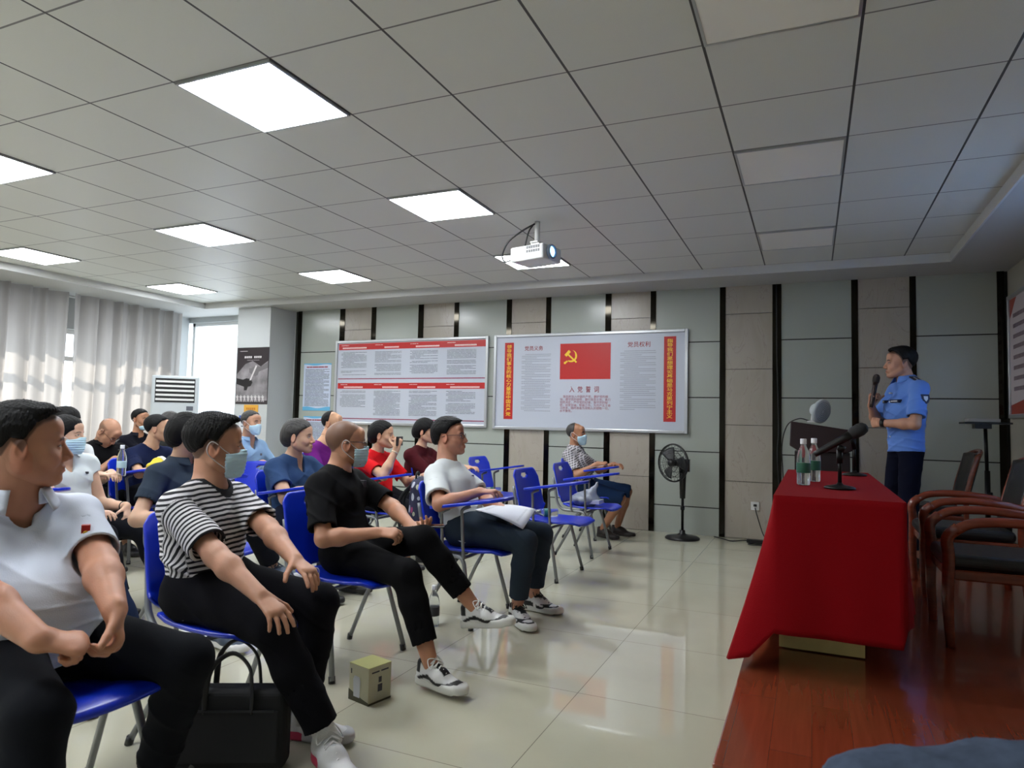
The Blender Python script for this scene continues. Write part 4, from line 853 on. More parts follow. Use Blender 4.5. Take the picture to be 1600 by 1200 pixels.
def person(label, loc, yaw=0.0, s=1.0, res=.006, hres=None, skin='b07f63', g=1.0, belly=0.0, fem=False, pel=(-.06, 0, .53), chest=(-.13, 0, .80), neck=(-.11, 0, .955), head=(-.06, 0, 1.085), twist=0.0,
           hyaw=0, hpitch=0, hroll=0, hs=1.0, fat=1.0, hair=('short', .012, {}), hmat=None, stub=None, bald=False, hands=None, feet=None, legs=True, shirt='303030', shirt_mat=None, sleeve=.75, loose=1.0,
           trousers='15151a', tmat=None, shorts=False, mask=None, glasses=None, collar=None, vneck=0.0, shoes=None, stripes=False, group=None, wrk=.0035, hem=None, seed=1, fatarm=1.0, shw=.19, trl=1.0, lift=0.0, standing=False, brow='241a16', stubamt=.75, sock=None, sl=1.0):
    t = thing('person', label, 'person', loc, R(yaw), group); pel, chest, neck, head = [np.array(v, float) for v in (pel, chest, neck, head)]
    sd = np.array([-math.sin(R(twist)), math.cos(R(twist)), 0]); fw = np.array([math.cos(R(twist)), math.sin(R(twist)), 0]); hipd = np.array([0, 1.0, 0])
    sh = {1: neck + sd * (shw - .012) * s + np.array([0, 0, -.078 * s]) - fw * .005, -1: neck - sd * (shw - .012) * s + np.array([0, 0, -.078 * s]) - fw * .005}
    hd = hands or {}; ar = {}
    for k, key in ((1, 'L'), (-1, 'R')):
        q = dict(w=(.16, k * .10, .62), hint=(-.2, k * .6, -1), d=(1, -k * .3, 0), n=(0, 0, -1), curl=(.35, .4, .45, .5)); q.update(hd.get(key, {}))
        el, w = ik(sh[k], q['w'], .29 * s, .25 * s, q['hint']); ar[k] = (el, w, q)
    ft = feet or {}; lg = {}
    for k, key in ((1, 'L'), (-1, 'R')):
        q = dict(a=(.36, k * .13, .095), hint=(1, k * .15, .8), yaw=8 * k, pitch=0); q.update(ft.get(key, {})); hip = pel + hipd * k * .085 * s
        kn, a = ik(hip, q['a'], .43 * s, .41 * s, q['hint']); lg[k] = (hip, kn, a, q)
    h = res; fa = fatarm
    # --- body
    hs_ = hs * s; Mh = np.eye(4); Mh[:3, :3] = euler_m(hyaw, hpitch, hroll) * hs_; Mh[:3, 3] = head; toH = lambda p: np.linalg.inv(Mh)[:3, :3] @ (np.array(p) - head); toB = lambda p: Mh[:3, :3] @ np.array(p) + head
    nk = .056 if not fem else .045; nk *= s * (.6 + .4 * g) * (1 + (fat - 1) * 1.5)
    ntop = toB((-.018, 0, -.045)); up = unit(neck - chest)
    B_ = [(ecap(pel, chest, (.125 * g * s, .085 * s * g), (.13 * g * s, .09 * s), sd), 'u', 0), (ecap(chest, neck - up * .06 * s, (.135 * s * g, .09 * s), (.10 * s, .06 * s), sd), 'u', .04), (cap(neck + (0, 0, -.03), ntop, nk * 1.08, nk), 'u', .03), (cap(sh[1], sh[-1], .04 * s), 'u', .03),
          (cap(neck + np.array([0, 0, .0]), sh[1] + sd * -.03, .035 * s, .03 * s), 'u', .04), (cap(neck + np.array([0, 0, .0]), sh[-1] + sd * .03, .035 * s, .03 * s), 'u', .04)]
    for k in (1, -1):
        el, w, q = ar[k]; ua = unit(el - sh[k]); fo = unit(w - el); mid = el + (w - el) * .3
        B_ += [(cap(sh[k], el, .047 * s * fa, .038 * s * fa), 'u', .02), (cap(el, mid, .0355 * s * fa, .0385 * s * fa), 'u', .03), (cap(mid, w, .0385 * s * fa, .026 * s * fa), 'u', .03)]
        B_ += hand_prims(w, q['d'], q['n'], k == -1, q['curl'], q.get('spread', .06), s * (.93 if fem else 1.0), q.get('thumb', (.6, .75, .35)), q.get('fat', 1.0), q.get('tc', .5))
        hip, kn, a, qq = lg[k]
        if legs: B_ += [(cap(hip, kn, .065 * s, .050 * s), 'u', .03), (cap(kn, kn + (a - kn) * .35, .050 * s, .053 * s), 'u', .02), (cap(kn + (a - kn) * .35, a, .053 * s, .034 * s), 'u', .02), (cap(a + euler_m(qq['yaw'], qq['pitch'])[:, 2] * -.035 * s, a + euler_m(qq['yaw'], qq['pitch'])[:, 0] * .075 * s + euler_m(qq['yaw'], qq['pitch'])[:, 2] * -.064 * s, .026 * s, .018 * s), 'u', .02)]
    pts = np.array([pel, chest, neck, sh[1], sh[-1]] + [x for k in (1, -1) for x in (ar[k][0], ar[k][1], ar[k][1] + unit(ar[k][2]['d']) * .19)] + ([x for k in (1, -1) for x in (lg[k][1], lg[k][2], lg[k][2] + euler_m(lg[k][3]['yaw'], lg[k][3]['pitch'])[:, 0] * .14)] if legs else []))
    lo = pts.min(0) - .10; hi = pts.max(0) + .10; hi[2] = max(hi[2], ntop[2] + .02); lo[2] = max(lo[2], .03 if legs else lo[2])
    V, Q = field_mesh(B_, lo, hi, h); C = np.tile(np.array(lin(skin)), (len(V), 1))
    # --- head at finer resolution, same surface
    hh = (hres or max(.0026, res * .55)); HP = head_prims(fat, fem=fem); n0 = toH(neck); n1 = np.array([-.018, 0, -.045]); nr = nk / hs_ * .975
    HP.insert(4, (cap(n1 + (n0 - n1) * .55, n1, nr, nr), 'u', .022))
    Vh, Qh = field_mesh(HP, (-.15, -.13, -.20), (.15, .13, .14), hh); kind = (stub[1] if stub else None)
    Ch = head_color(Vh, skin, brow=brow, stub=stub, fem=fem, bald=bald, stubamt=stubamt); Vb = Vh @ Mh[:3, :3].T + head
    bw = smooth(Vh[:, 2], -.12, -.15)[:, None]; Ch = Ch * (1 - bw) + np.array(lin(skin)) * bw
    body = mesh_obj('body', np.vstack([V, Vb]), np.vstack([Q, Qh + len(V)]), M['skin'], t, col=np.vstack([C, Ch]))
    if hair:
        hv, hq = hair_mesh(hair[0], hair[1], max(.003, hh), seed=seed, **hair[2]); mesh_obj('hair', hv @ Mh[:3, :3].T + head, hq, hmat or M['hair'], t)
    if mask: mask_part(t, Mh, max(.0022, hh * .8), down=(mask == 'chin'), seed=seed)
    if glasses: glasses_part(t, Mh, glasses)
    # --- shirt
    L_ = .014 * s * loose; pb = pel + np.array([0, 0, -.04]) if hem is None else pel + np.array([0, 0, hem]); bl = belly
    S_ = [(ecap(pb - np.array([0, 0, .12 if standing else 0]), chest, (.145 * g * s + L_, .105 * g * s + L_ * .7), (.150 * g * s + L_, .105 * s * g + L_ * .7), sd), 'u', 0), (ecap(chest, neck - up * .075 * s, (.158 * s * g + L_ * .5, .108 * s + L_ * .5), (.115 * s, .065 * s), sd), 'u', .05),
          (cap(sh[1], sh[-1], .046 * s + L_ * .3), 'u', .04), (cap(neck + up * -.028, sh[1] + sd * .01, .056 * s, .044 * s), 'u', .05), (cap(neck + up * -.028, sh[-1] - sd * .01, .056 * s, .044 * s), 'u', .05)]
    if fem: S_ += [(ell(chest + fw * .085 * s + sd * k * .07 * s + up * .01, (.05, .06, .055)), 'u', .04) for k in (1, -1)]
    else: S_ += [(ell(chest + fw * .075 * s + sd * k * .07 * s + up * .03, (.045 * g, .075, .06)), 'u', .05) for k in (1, -1)]
    if bl: S_.append((ell(pel + (chest - pel) * .38 + fw * .07, (.10 + bl, .14 * g + bl * .4, .13 + bl * .5)), 'u', .06))
    slv = {}
    for k in (1, -1):
        el = ar[k][0]; e = sh[k] + (el - sh[k]) * sleeve; slv[k] = e
        S_.append((ecap(sh[k], e, (.049 * s * fa + L_ * .6, .049 * s * fa + L_ * .6), (.050 * s * fa + .011 * s * sl, .050 * s * fa + .011 * s * sl), sd if abs(unit(e - sh[k]) @ sd) < .8 else fw, flat=True), 'u', .035))
    for k in (1, -1):
        el = ar[k][0]; e = slv[k]; ua = unit(el - sh[k]); S_.append((cap(e - ua * .035, e + ua * .03, .046 * s * fa + .003 * s * sl, .050 * s * fa + .006 * s * sl), 's', .004))
    nb = neck + up * .005; S_.append((cap(nb, ntop + unit(ntop - neck) * .1, nk * 1.22 + .006, nk * 1.15), 's', .008)); fo_ = unit(fw * .55 + np.array([0, 0, 1.0]))
    if vneck: S_.append((ell(neck + fw * .055 * s + np.array([0, 0, -.05 - vneck * .3]), (.05, .034, .05 + vneck)), 's', .006))
    S_.append((plane(pb + np.array([0, 0, -.03]), (-.25 if not standing else 0, 0, -1)), 'i', .01))
    if sleeve < .999: pass
    wv = [A3(unit(v)) for v in ((.3, .5, 1), (.2, -.6, 1), (0, .2, 1))]
    def sdisp(P):
        rel = (P[:, 2] - pel[2]) / (neck[2] - pel[2]); q = P + np.stack([noise(P, 13, seed + 11, 1), noise(P, 13, seed + 12, 1), noise(P, 13, seed + 13, 1)], 1) * .035
        m1 = np.clip(noise(P, 8, seed + 21, 1) * 1.4 + .25, 0, 1); m2 = np.clip(noise(P, 8, seed + 22, 1) * 1.4 + .2, 0, 1); m = np.clip(1.25 - rel, .3, 1)
        f1 = (1 - np.abs(np.sin(q @ (wv[0] * 30) + seed))) ** 3; f2 = (1 - np.abs(np.sin(q @ (wv[1] * 34) + seed * 2))) ** 3; f3 = (1 - np.abs(np.sin(q @ A3((3, 4, 52)) + seed))) ** 3
        return -wrk * 2.9 * (f1 * m1 + f2 * m2) * m - wrk * 1.5 * f3 * np.clip(1 - rel * 1.8, 0, 1) + wrk * .5 * noise(P, 16, seed)
    pts = np.array([pb, chest, neck, sh[1], sh[-1], slv[1], slv[-1]]); rr = .20 + bl
    V, Q = field_mesh(S_, pts.min(0) - rr, pts.max(0) + np.array([rr, rr, .07]), h * 1.0, sdisp)
    smt = shirt_mat or mat('shirt_fabric', shirt, .9, bump=.12, bscale=350, spec=.15); at = None
    if stripes:
        v = V[:, 2] - .18 * (V @ fw); f1 = V @ sd
        for k in (1, -1):
            ax = unit(slv[k] - sh[k]); u = (V - sh[k]) @ ax; inside = (u > .03) & ((V - neck) @ sd * k > (shw * s - .01)); v = np.where(inside, u * 1.0 + .003, v)
        dn = V - nb; axn = unit(ntop - neck); dn = dn - np.outer(dn @ axn, axn); at = {'band': v, 'rib': ((np.sqrt((dn * dn).sum(1)) < nk * 1.2 + .020) & ((V - neck) @ axn > -.05)).astype(float)}
    mesh_obj('shirt', V, Q, smt, t, attr=at)
    if collar is not None:
        cb = MB(); c0 = neck + up * .0 + fw * .004; top = collar.get('top', .038); wdt = nk * 1.12 + .006; gap = collar.get('gap', 32); nh = unit(ntop - neck)
        def cf(u, v):
            a = R(gap + (360 - 2 * gap) * u); r = wdt + (.002 if v < .5 else 0); dirv = fw * math.cos(a) + sd * math.sin(a); z0 = top * (.80 + .2 * math.cos(a + math.pi)) ; 
            if v < .5: q = v / .5; rr_ = wdt + .010 * (1 - q); zz = -.02 + (z0 + .02) * q
            else: q = (v - .5) / .5; tip = collar.get('tip', .03) * max(0, math.cos(a)) ** 2; rr_ = wdt + .003 + (.020 + tip) * q; zz = z0 - (z0 * .75 + .012 + tip * .9) * q
            p = c0 + dirv * rr_ * np.array([1, 1, 1]) + nh * zz; return Vector(p)
        cb.grid(cf, 40, 8).build('collar', collar.get('mat') or smt, t, solid=.003)
    # --- trousers
    if legs and trousers:
        hw_ = .06 if not standing else .045; tp = [(cap(pel + hipd * hw_ * s, pel - hipd * hw_ * s, (.118 if not standing else .102) * s * g), 'u', 0)]; tm = {}
        for k in (1, -1):
            hip, kn, a, qq = lg[k]; e = kn + (a - kn) * (.90 * trl if not shorts else .10); loose_t = 1.0
            if shorts: e = hip + (kn - hip) * .98; tp += [(cap(hip, e, .092 * s * g, .080 * s), 'u', .04)]
            else: tp += [(cap(hip, kn, .090 * s * g, .069 * s), 'u', .04), (cap(kn, kn + (e - kn) * .4, .067 * s, .066 * s), 'u', .025), (ecap(kn + (e - kn) * .4, e, (.066 * s, .066 * s), (.058 * s, .058 * s), hipd, flat=True), 'u', .02)]
            tm[k] = e
        for k in (1, -1):
            hip, kn, a, qq = lg[k]; d = unit(a - kn) if not shorts else unit(kn - hip); tp.append((cap(tm[k] - d * .02, tm[k] + d * .05, .048 * s if not shorts else .060 * s, .055 * s if not shorts else .064 * s), 's', .004))
        if standing: tp.append((plane(pel + np.array([0, 0, -.052]), (0, 0, 1)), 'i', .004))
        def td(P): q = P + np.stack([noise(P, 15, seed + 31, 1), noise(P, 15, seed + 32, 1), noise(P, 15, seed + 33, 1)], 1) * .03; f1 = (1 - np.abs(np.sin(q @ A3((22, 12, 30)) + seed))) ** 3; return -.005 * f1 * np.clip(noise(P, 9, seed + 34, 1) * 1.5 + .4, 0, 1) + .0022 * noise(P, 20, seed + 3)
        pts = np.array([pel] + [x for k in (1, -1) for x in (lg[k][0], lg[k][1], tm[k])]); V, Q = field_mesh(tp, pts.min(0) - .14, pts.max(0) + .14, h * 1.15, td)
        mesh_obj('trousers' if not shorts else 'shorts', V, Q, tmat or mat('trouser_fabric', trousers, .92, bump=.1, bscale=300, spec=.12), t)
    if legs and shoes:
        for k in (1, -1):
            hip, kn, a, qq = lg[k]
            if sock: SK = MB(); d_ = unit(kn - a); SK.tube([Vector(a - d_ * .04), Vector(a + d_ * .02), Vector(a + d_ * sock[1]), Vector(a + d_ * (sock[1] + .004))], [.041 * s, .040 * s, .044 * s, .040 * s], 16).build('sock', mat('sock_knit', sock[0], .9, bump=.3, bscale=300), t)
            shoe_at(t, a, qq['yaw'], qq['pitch'], shoes, s=s * (.9 if fem else 1.0), h=max(.0035, res), roll=qq.get('roll', 0))
    t['_j'] = ''; del t['_j']
    info = dict(root=t, sh=sh, ar=ar, lg=lg, Mh=Mh, neck=neck, chest=chest, fw=fw, sd=sd, up=up, pel=pel, toB=toB); return info
# ---------------------------------------------------------------- blue tablet-arm chairs (face +X, tablet on their right)
M['bluep'] = mat('blue_plastic', '0b2ec0', .32, coat=.15); M['tube'] = mat('grey_steel_tube', '85888a', .35, metal=.55)
def make_chair(label, loc, rz=0.0, tablet=True, keys=False):
    t = thing('tablet_chair', label, 'chair', loc, rz, 'blue tablet-arm chairs')
    def seat(u, v):
        a = (v - .5) * 2; x = -.19 + .44 * u; w = .215 - .012 * (2 * u - 1) ** 2 - .035 * max(0, u - .85) / .15; z = .428 + .012 * abs(a) ** 2 - .010 * math.sin(u * 3.1) + (.014 * max(0, .12 - u) / .12) - .022 * max(0, u - .88) / .12
        return (x, a * w, z)
    MB().grid(seat, 18, 14).build('seat', M['bluep'], t, solid=.014)
    mb = MB(); nu, nv = 44, 30; vs = []; fs = []
    for j in range(nv + 1):
        for i in range(nu + 1):
            a = (i / nu - .5) * 2; v = j / nv; w = .225 - .018 * v; r = .0
            zz = .455 + .355 * v; yy = a * w
            if v > .8: zz -= .045 * max(0, abs(a) - .72) ** 2 / .078 * (v - .8) / .2
            if v < .2: zz += .06 * max(0, abs(a) - .6) ** 2 / .16 * (.2 - v) / .2
            vs.append((-.205 - .085 * v - .028 * (1 - a * a) * (.4 + .6 * v), yy, zz))
    for j in range(nv):
        for i in range(nu):
            a = ((i + .5) / nu - .5) * 2; v = (j + .5) / nv
            if (a / .27) ** 2 + ((v - .86) / .055) ** 2 < 1: continue
            k = j * (nu + 1) + i; fs.append((k, k + 1, k + nu + 2, k + nu + 1))
    mb.add(vs, fs, True); mb.build('backrest', M['bluep'], t, solid=.012)
    for s in (-1, 1):
        MB().tube(smooth_path([(-.302, s * .175, .68), (-.268, s * .19, .55), (-.245, s * .20, .46), (-.195, s * .205, .405), (-.14, s * .205, .395)], 5) + smooth_path([(-.06, s * .205, .395), (.0, s * .207, .39), (.03, s * .212, .36), (.045, s * .22, .30)], 5) + [(.115, s * .265, .012)], .0125, 10).build('front_leg', M['tube'], t)
        MB().tube([(-.02, s * .19, .385), (-.10, s * .215, .26), (-.235, s * .255, .012)], .0115, 10).build('rear_leg', M['tube'], t)
    MB().tube([(-.05, -.2, .39), (-.05, .2, .39)], .010, 8).tube([(.02, -.2, .385), (.02, .2, .385)], .010, 8).build('crossbar', M['tube'], t)
    for s in (-1, 1): MB().tube([(.112, s * .263, .001), (.108, s * .260, .03)], .0155, 10).build('foot_cap', M['black'], t); MB().tube([(-.238, s * .256, .001), (-.230, s * .253, .03)], .0145, 10).build('foot_cap', M['black'], t)
    if tablet:
        pts = [(-.14, -.325), (-.10, -.335), (.05, -.345), (.20, -.36), (.29, -.345), (.34, -.29), (.345, -.22), (.31, -.15), (.24, -.105), (.16, -.10), (.10, -.135), (.04, -.185), (-.04, -.215), (-.12, -.225), (-.15, -.26), (-.155, -.30)]
        pts = [(p.x, p.y) for p in smooth_path([(a, b, 0) for a, b in pts + [pts[0]]], 3)][:-1]
        TMx = Matrix.Translation((0, 0, .70)) @ Matrix.Rotation(R(-9), 4, 'Y'); MB().prism(pts, -.009, .009, TMx).build('tablet', M['bluep'], t, bevel=.004)
        for x in (-.10, .035): MB().tube(smooth_path([(x + .05, -.25, .68 + (x + .05) * .16), (x + .005, -.262, .665 + x * .16), (x - .002, -.25, .62), (x - .002, -.228, .43), (x + .003, -.222, .39)], 4), .010, 8).build('tablet_post', M['tube'], t)
    return t
CH = {}
CH['A'] = make_chair('blue chair without writing tablet under the white-shirted person at the left edge', (-1.93, 1.27, 0), R(-4), tablet=False)
CH['B'] = dup(CH['A'], (-1.98, 1.99, 0), R(-4), 'blue chair without writing tablet under the person in the striped T-shirt')
CH['C'] = dup(CH['A'], (-2.05, 2.80, 0), R(-4), 'blue chair without writing tablet under the person in black T-shirt')
CH['D'] = make_chair('blue tablet chair under the person in the plain white T-shirt', (-1.87, 3.76, 0))
CH['e1'] = dup(CH['D'], (-1.82, 5.08, 0), R(-3), 'empty blue tablet chair with a water bottle lying on its seat')
CH['e2'] = dup(CH['D'], (-1.86, 6.08, 0), R(-2), 'empty blue tablet chair with papers in a plastic bag on its seat')
CH['E'] = dup(CH['D'], (-2.10, 6.98, 0), R(-2), 'blue tablet chair under the person in checked shirt and shorts')
CH['T'] = dup(CH['D'], (-3.15, 1.78, 0), R(-2), 'blue tablet chair hidden behind the white-shirted person')
CH['G'] = dup(CH['D'], (-3.15, 2.90, 0), R(-2), 'blue tablet chair under the person in the slate polo shirt')
CH['H'] = dup(CH['D'], (-3.15, 3.75, 0), R(-2), 'blue tablet chair under the grey-haired person in blue blouse')
CH['I'] = dup(CH['D'], (-3.20, 4.82, 0), R(-2), 'blue tablet chair under the person in red T-shirt')
CH['J'] = dup(CH['D'], (-3.05, 5.55, 0), R(-2), 'blue tablet chair under the person in maroon behind the white T-shirt')
CH['j2'] = dup(CH['D'], (-2.92, 6.45, 0), R(-2), 'empty blue chair with round handle hole right of the person in maroon')
CH['gap'] = dup(CH['D'], (-3.95, 4.15, 0), R(-48), 'empty blue chair showing its back between striped person and person in blue blouse')
CH['F'] = dup(CH['D'], (-4.15, 2.72, 0), R(-2), 'blue tablet chair under the masked person in sleeveless white shirt')
CH['N'] = dup(CH['D'], (-5.00, 4.02, 0), R(-2), 'blue tablet chair under the person in navy T-shirt behind the slate polo')
CH['M'] = dup(CH['D'], (-4.25, 5.28, 0), R(-2), 'blue tablet chair under the person in purple shirt')
CH['m2'] = dup(CH['D'], (-4.55, 5.75, 0), R(-10), 'empty blue chair behind the person in blue blouse, near the purple shirt')
CH['K'] = dup(CH['D'], (-5.1, 3.34, 0), R(-2), 'blue tablet chair under the masked person in white polo with black hair')
CH['L'] = dup(CH['D'], (-5.10, 5.20, 0), R(-2), 'blue tablet chair under the masked person in light blue polo')
CH['Q'] = dup(CH['D'], (-5.95, 4.90, 0), R(-2), 'blue tablet chair under the masked person in dark olive T-shirt')
# ---------------------------------------------------------------- the audience and the officer
TO = (.65, 6.1)
def seated(label, loc, hands=None, feet=None, look=None, **k):
    L = np.array([loc[0], loc[1], 0.0])
    def cv(d, key):
        o = {}
        for a, b in (d or {}).items():
            b = dict(b)
            if key in b: b[key] = tuple(np.array(b[key], float) - L)
            o[a] = b
        return o
    k.setdefault('s', .93); k.setdefault('pel', (-.05, 0, .52)); k.setdefault('chest', (-.14, 0, .755)); k.setdefault('neck', (-.125, 0, .925)); k.setdefault('head', (-.075, 0, 1.075)); k.setdefault('group', 'seated audience')
    if look is None: look = TO
    k.setdefault('hyaw', math.degrees(math.atan2(look[1] - loc[1], look[0] - loc[0])))
    ldef = {'L': dict(a=(.30, .13, .095)), 'R': dict(a=(.30, -.13, .095))}
    f = cv(feet, 'a')
    for q in ('L', 'R'): f.setdefault(q, ldef[q])
    return person(label, (loc[0], loc[1], 0), hands=cv(hands, 'w'), feet=f, **k)
def badge(p, P, m, r=.009, name='badge', sq=False, nrm=None):
    P = Vector(P) - p['root'].location; n = Vector(nrm or (.8, -.6, 0)).normalized(); q = n.to_track_quat('Z', 'Y').to_matrix().to_4x4(); Mx = Matrix.Translation(P) @ q
    b = MB()
    if sq: b.box((-r, -r * 1.2, -.02), (r, r * 1.2, .003), Mx)
    else: b.lathe([(r, -.02), (r, .002), (r * .7, .004)], M=Mx, n=16)
    return b.build(name, m, p['root'])
runner = dict(kind='runner', main='d4d4d2', accent='121214', sole='cfcfc9', laces='e6e6e2')
white_run = dict(kind='plain', main='cfcfd0', accent='b9bac0', sole='b9babd', heel='b22d4e', laces='e2e2e2')
white_sh = dict(kind='plain', main='c9c5c4', accent='a9a5a5', sole='d0cccb', laces=None)
court = dict(kind='court', main='d2d2d0', accent='101012', sole='cfcfca', laces='151515')
dark_sh = dict(kind='plain', main='151516', accent='101010', sole='1c1c1c', laces=None)
blue_sh = dict(kind='plain', main='3a4656', accent='22262c', sole='d5d5d2', laces='2b3440')
fist = (1.15, 1.2, 1.2, 1.2)
def cloth(name, c, **k): return mat(name, c, .85, bump=.12, bscale=350, sheen=.1, **k)
# A: big person at the left edge
A = seated('person in white short-sleeved shirt, head in profile at the left edge, fists in lap', (-2.01, 1.235), s=.98, res=.0042, hres=.0021, skin='bd876c', g=1.22, belly=.07, fat=1.16, fatarm=1.18, hs=1.02, pel=(-.02, 0, .53), chest=(-.10, -.01, .765), neck=(-.10, -.01, .935), head=(-.055, 0, 1.085), twist=-6, hyaw=60,
    hair=('high', .010, dict(quiff=.55, spike=.003)), stub=('1d1613', 'short'), shirt='d3dae8', collar=dict(top=.045, tip=.045, gap=24), sleeve=.80, loose=.8, trousers='16181d', shoes=white_sh, wrk=.005, seed=3, shw=.215, hem=.035, vneck=.02, sl=.9,
    hands={'R': dict(w=(-1.60, 1.05, .625), hint=(-.3, -.9, -.5), d=(.55, .8, -.25), n=(-.3, .2, -1), curl=fist, fat=1.12, thumb=(.75, .35, .5)), 'L': dict(w=(-1.615, 1.215, .665), hint=(-.2, .9, -.3), d=(.35, -.2, -.9), n=(-.35, -1, .1), curl=(.75, .8, .8, .8), fat=1.12, thumb=(.8, .35, .5))},
    feet={'R': dict(a=(-1.55, .95, .10), hint=(1, -.1, .9), yaw=-10), 'L': dict(a=(-1.80, 1.50, .115), hint=(1, .15, .7), yaw=-35)})
# B: striped person
def stripe_mat():
    m = mat('striped_jersey', 'd8d6d8', .85, bump=.1, bscale=350); nt = m.node_tree; b = nt.nodes['Principled BSDF']; at = nd(nt, 'ShaderNodeAttribute', attribute_name='band'); tc = nd(nt, 'ShaderNodeTexCoord'); nz = nd(nt, 'ShaderNodeTexNoise', i_Scale=9.0, i_Detail=2.0); nt.links.new(tc.outputs['Object'], nz.inputs['Vector'])
    a = nd(nt, 'ShaderNodeMath', operation='MULTIPLY_ADD'); nt.links.new(nz.outputs[0], a.inputs[0]); a.inputs[1].default_value = .018; nt.links.new(at.outputs['Fac'], a.inputs[2])
    d = nd(nt, 'ShaderNodeMath', operation='DIVIDE'); nt.links.new(a.outputs[0], d.inputs[0]); d.inputs[1].default_value = .0185; f = nd(nt, 'ShaderNodeMath', operation='FRACT'); nt.links.new(d.outputs[0], f.inputs[0])
    g = nd(nt, 'ShaderNodeMath', operation='GREATER_THAN'); nt.links.new(f.outputs[0], g.inputs[0]); g.inputs[1].default_value = .53; mx = nd(nt, 'ShaderNodeMix', data_type='RGBA'); nt.links.new(g.outputs[0], mx.inputs[0]); mx.inputs[6].default_value = (*lin('d9d7da'), 1); mx.inputs[7].default_value = (*lin('15151c'), 1)
    ar_ = nd(nt, 'ShaderNodeAttribute', attribute_name='rib'); m3 = nd(nt, 'ShaderNodeMix', data_type='RGBA'); nt.links.new(ar_.outputs['Fac'], m3.inputs[0]); nt.links.new(mx.outputs[2], m3.inputs[6]); m3.inputs[7].default_value = (*lin('111116'), 1); nt.links.new(m3.outputs[2], b.inputs['Base Color']); return m
B = seated('person in black-and-white striped T-shirt and blue face mask, hands on knees', (-2.055, 1.945), s=.98, res=.0045, hres=.0024, skin='bf8d72', g=1.05, pel=(-.03, 0, .53), chest=(-.08, 0, .76), neck=(-.07, .01, .92), head=(-.055, .02, 1.065), twist=12, hyaw=52,
    hair=('high', .014, dict(quiff=.7, spike=.006)), stub=('1b1614', 'short'), shirt_mat=stripe_mat(), stripes=True, sleeve=.80, loose=1.1, sl=1.5, trousers='111116', mask='up', shoes=white_run, sock=('d9d9d8', .10), wrk=.004, seed=5,
    hands={'R': dict(w=(-1.62, 1.72, .60), hint=(-.3, -.6, -.9), d=(.85, -.05, -.45), n=(-.3, .1, -1), curl=(.25, .3, .3, .35), spread=.16), 'L': dict(w=(-1.62, 1.93, .645), hint=(-.2, .9, .2), d=(.85, -.15, -.35), n=(-.2, -.1, -1), curl=(.2, .3, .35, .4), spread=.1)},
    feet={'R': dict(a=(-1.50, 1.92, .11), hint=(1, -.35, .8), yaw=-30), 'L': dict(a=(-1.72, 2.06, .10), hint=(1, .1, .8), yaw=10)})
# C: black T-shirt, crossed legs
C_ = seated('person in plain black T-shirt with glasses and blue face mask, legs crossed, phone in hand', (-2.08, 2.83), s=.97, res=.005, hres=.0028, skin='b98568', g=1.02, chest=(-.13, 0, .77), neck=(-.13, .02, .925), head=(-.10, .04, 1.055), pel=(-.02, 0, .53), twist=10, hyaw=47,
    hair=None, stub=('3a2f28', 'high'), stubamt=.7, shirt='0f0f11', sleeve=.80, loose=1.2, sl=1.6, trousers='0c0c0e', mask='up', glasses=mat('dark_frame', '241c1c', .3), shoes=runner, wrk=.004, seed=7, trl=.86,
    hands={'R': dict(w=(-1.86, 2.70, .65), hint=(-.3, -.8, -.8), d=(.9, .42, .0), n=(-.1, .5, -1), curl=(.55, .7, .8, .8), thumb=(.95, .3, .25)), 'L': dict(w=(-1.80, 2.90, .66), hint=(-.1, 1, -.2), d=(.9, -.25, -.02), n=(-.1, -.3, 1), curl=(.45, .6, .7, .7), thumb=(.9, .35, .3))},
    feet={'R': dict(a=(-1.53, 2.66, .115), hint=(1, -.1, 1.2), yaw=-12), 'L': dict(a=(-1.47, 2.95, .30), hint=(.8, -.7, 1.6), yaw=2, pitch=8)})
# D: white T-shirt
D = seated('person in plain white T-shirt and dark jeans with glasses, papers on knee', (-1.90, 3.78), s=.98, res=.0055, hres=.003, skin='b7836a', g=1.06, chest=(-.17, .02, .77), neck=(-.22, .04, .92), head=(-.215, .06, 1.08), pel=(-.03, 0, .53), twist=8, hyaw=14, hpitch=4,
    hair=('short', .014, dict(back=.006, quiff=.4)), shirt='cfd4d4', sleeve=.80, loose=1.45, sl=2.6, trousers='2c3641', glasses=mat('brown_frame', '3b2118', .3), shoes=court, wrk=.005, seed=9, fat=1.05, trl=.94, hem=-.03,
    hands={'R': dict(w=(-1.75, 3.56, .775), hint=(-.4, -.7, -.5), d=(1, .08, .05), n=(0, .1, -1), curl=(.4, .5, .6, .7)), 'L': dict(w=(-1.70, 3.83, .635), hint=(-.3, .7, -.9), d=(.9, .1, -.35), n=(0, 0, -1), curl=(.5, .6, .6, .6))},
    feet={'R': dict(a=(-1.58, 3.74, .10), hint=(1, -.15, .8), yaw=-42), 'L': dict(a=(-1.60, 4.05, .10), hint=(1, .1, .8), yaw=-8)})
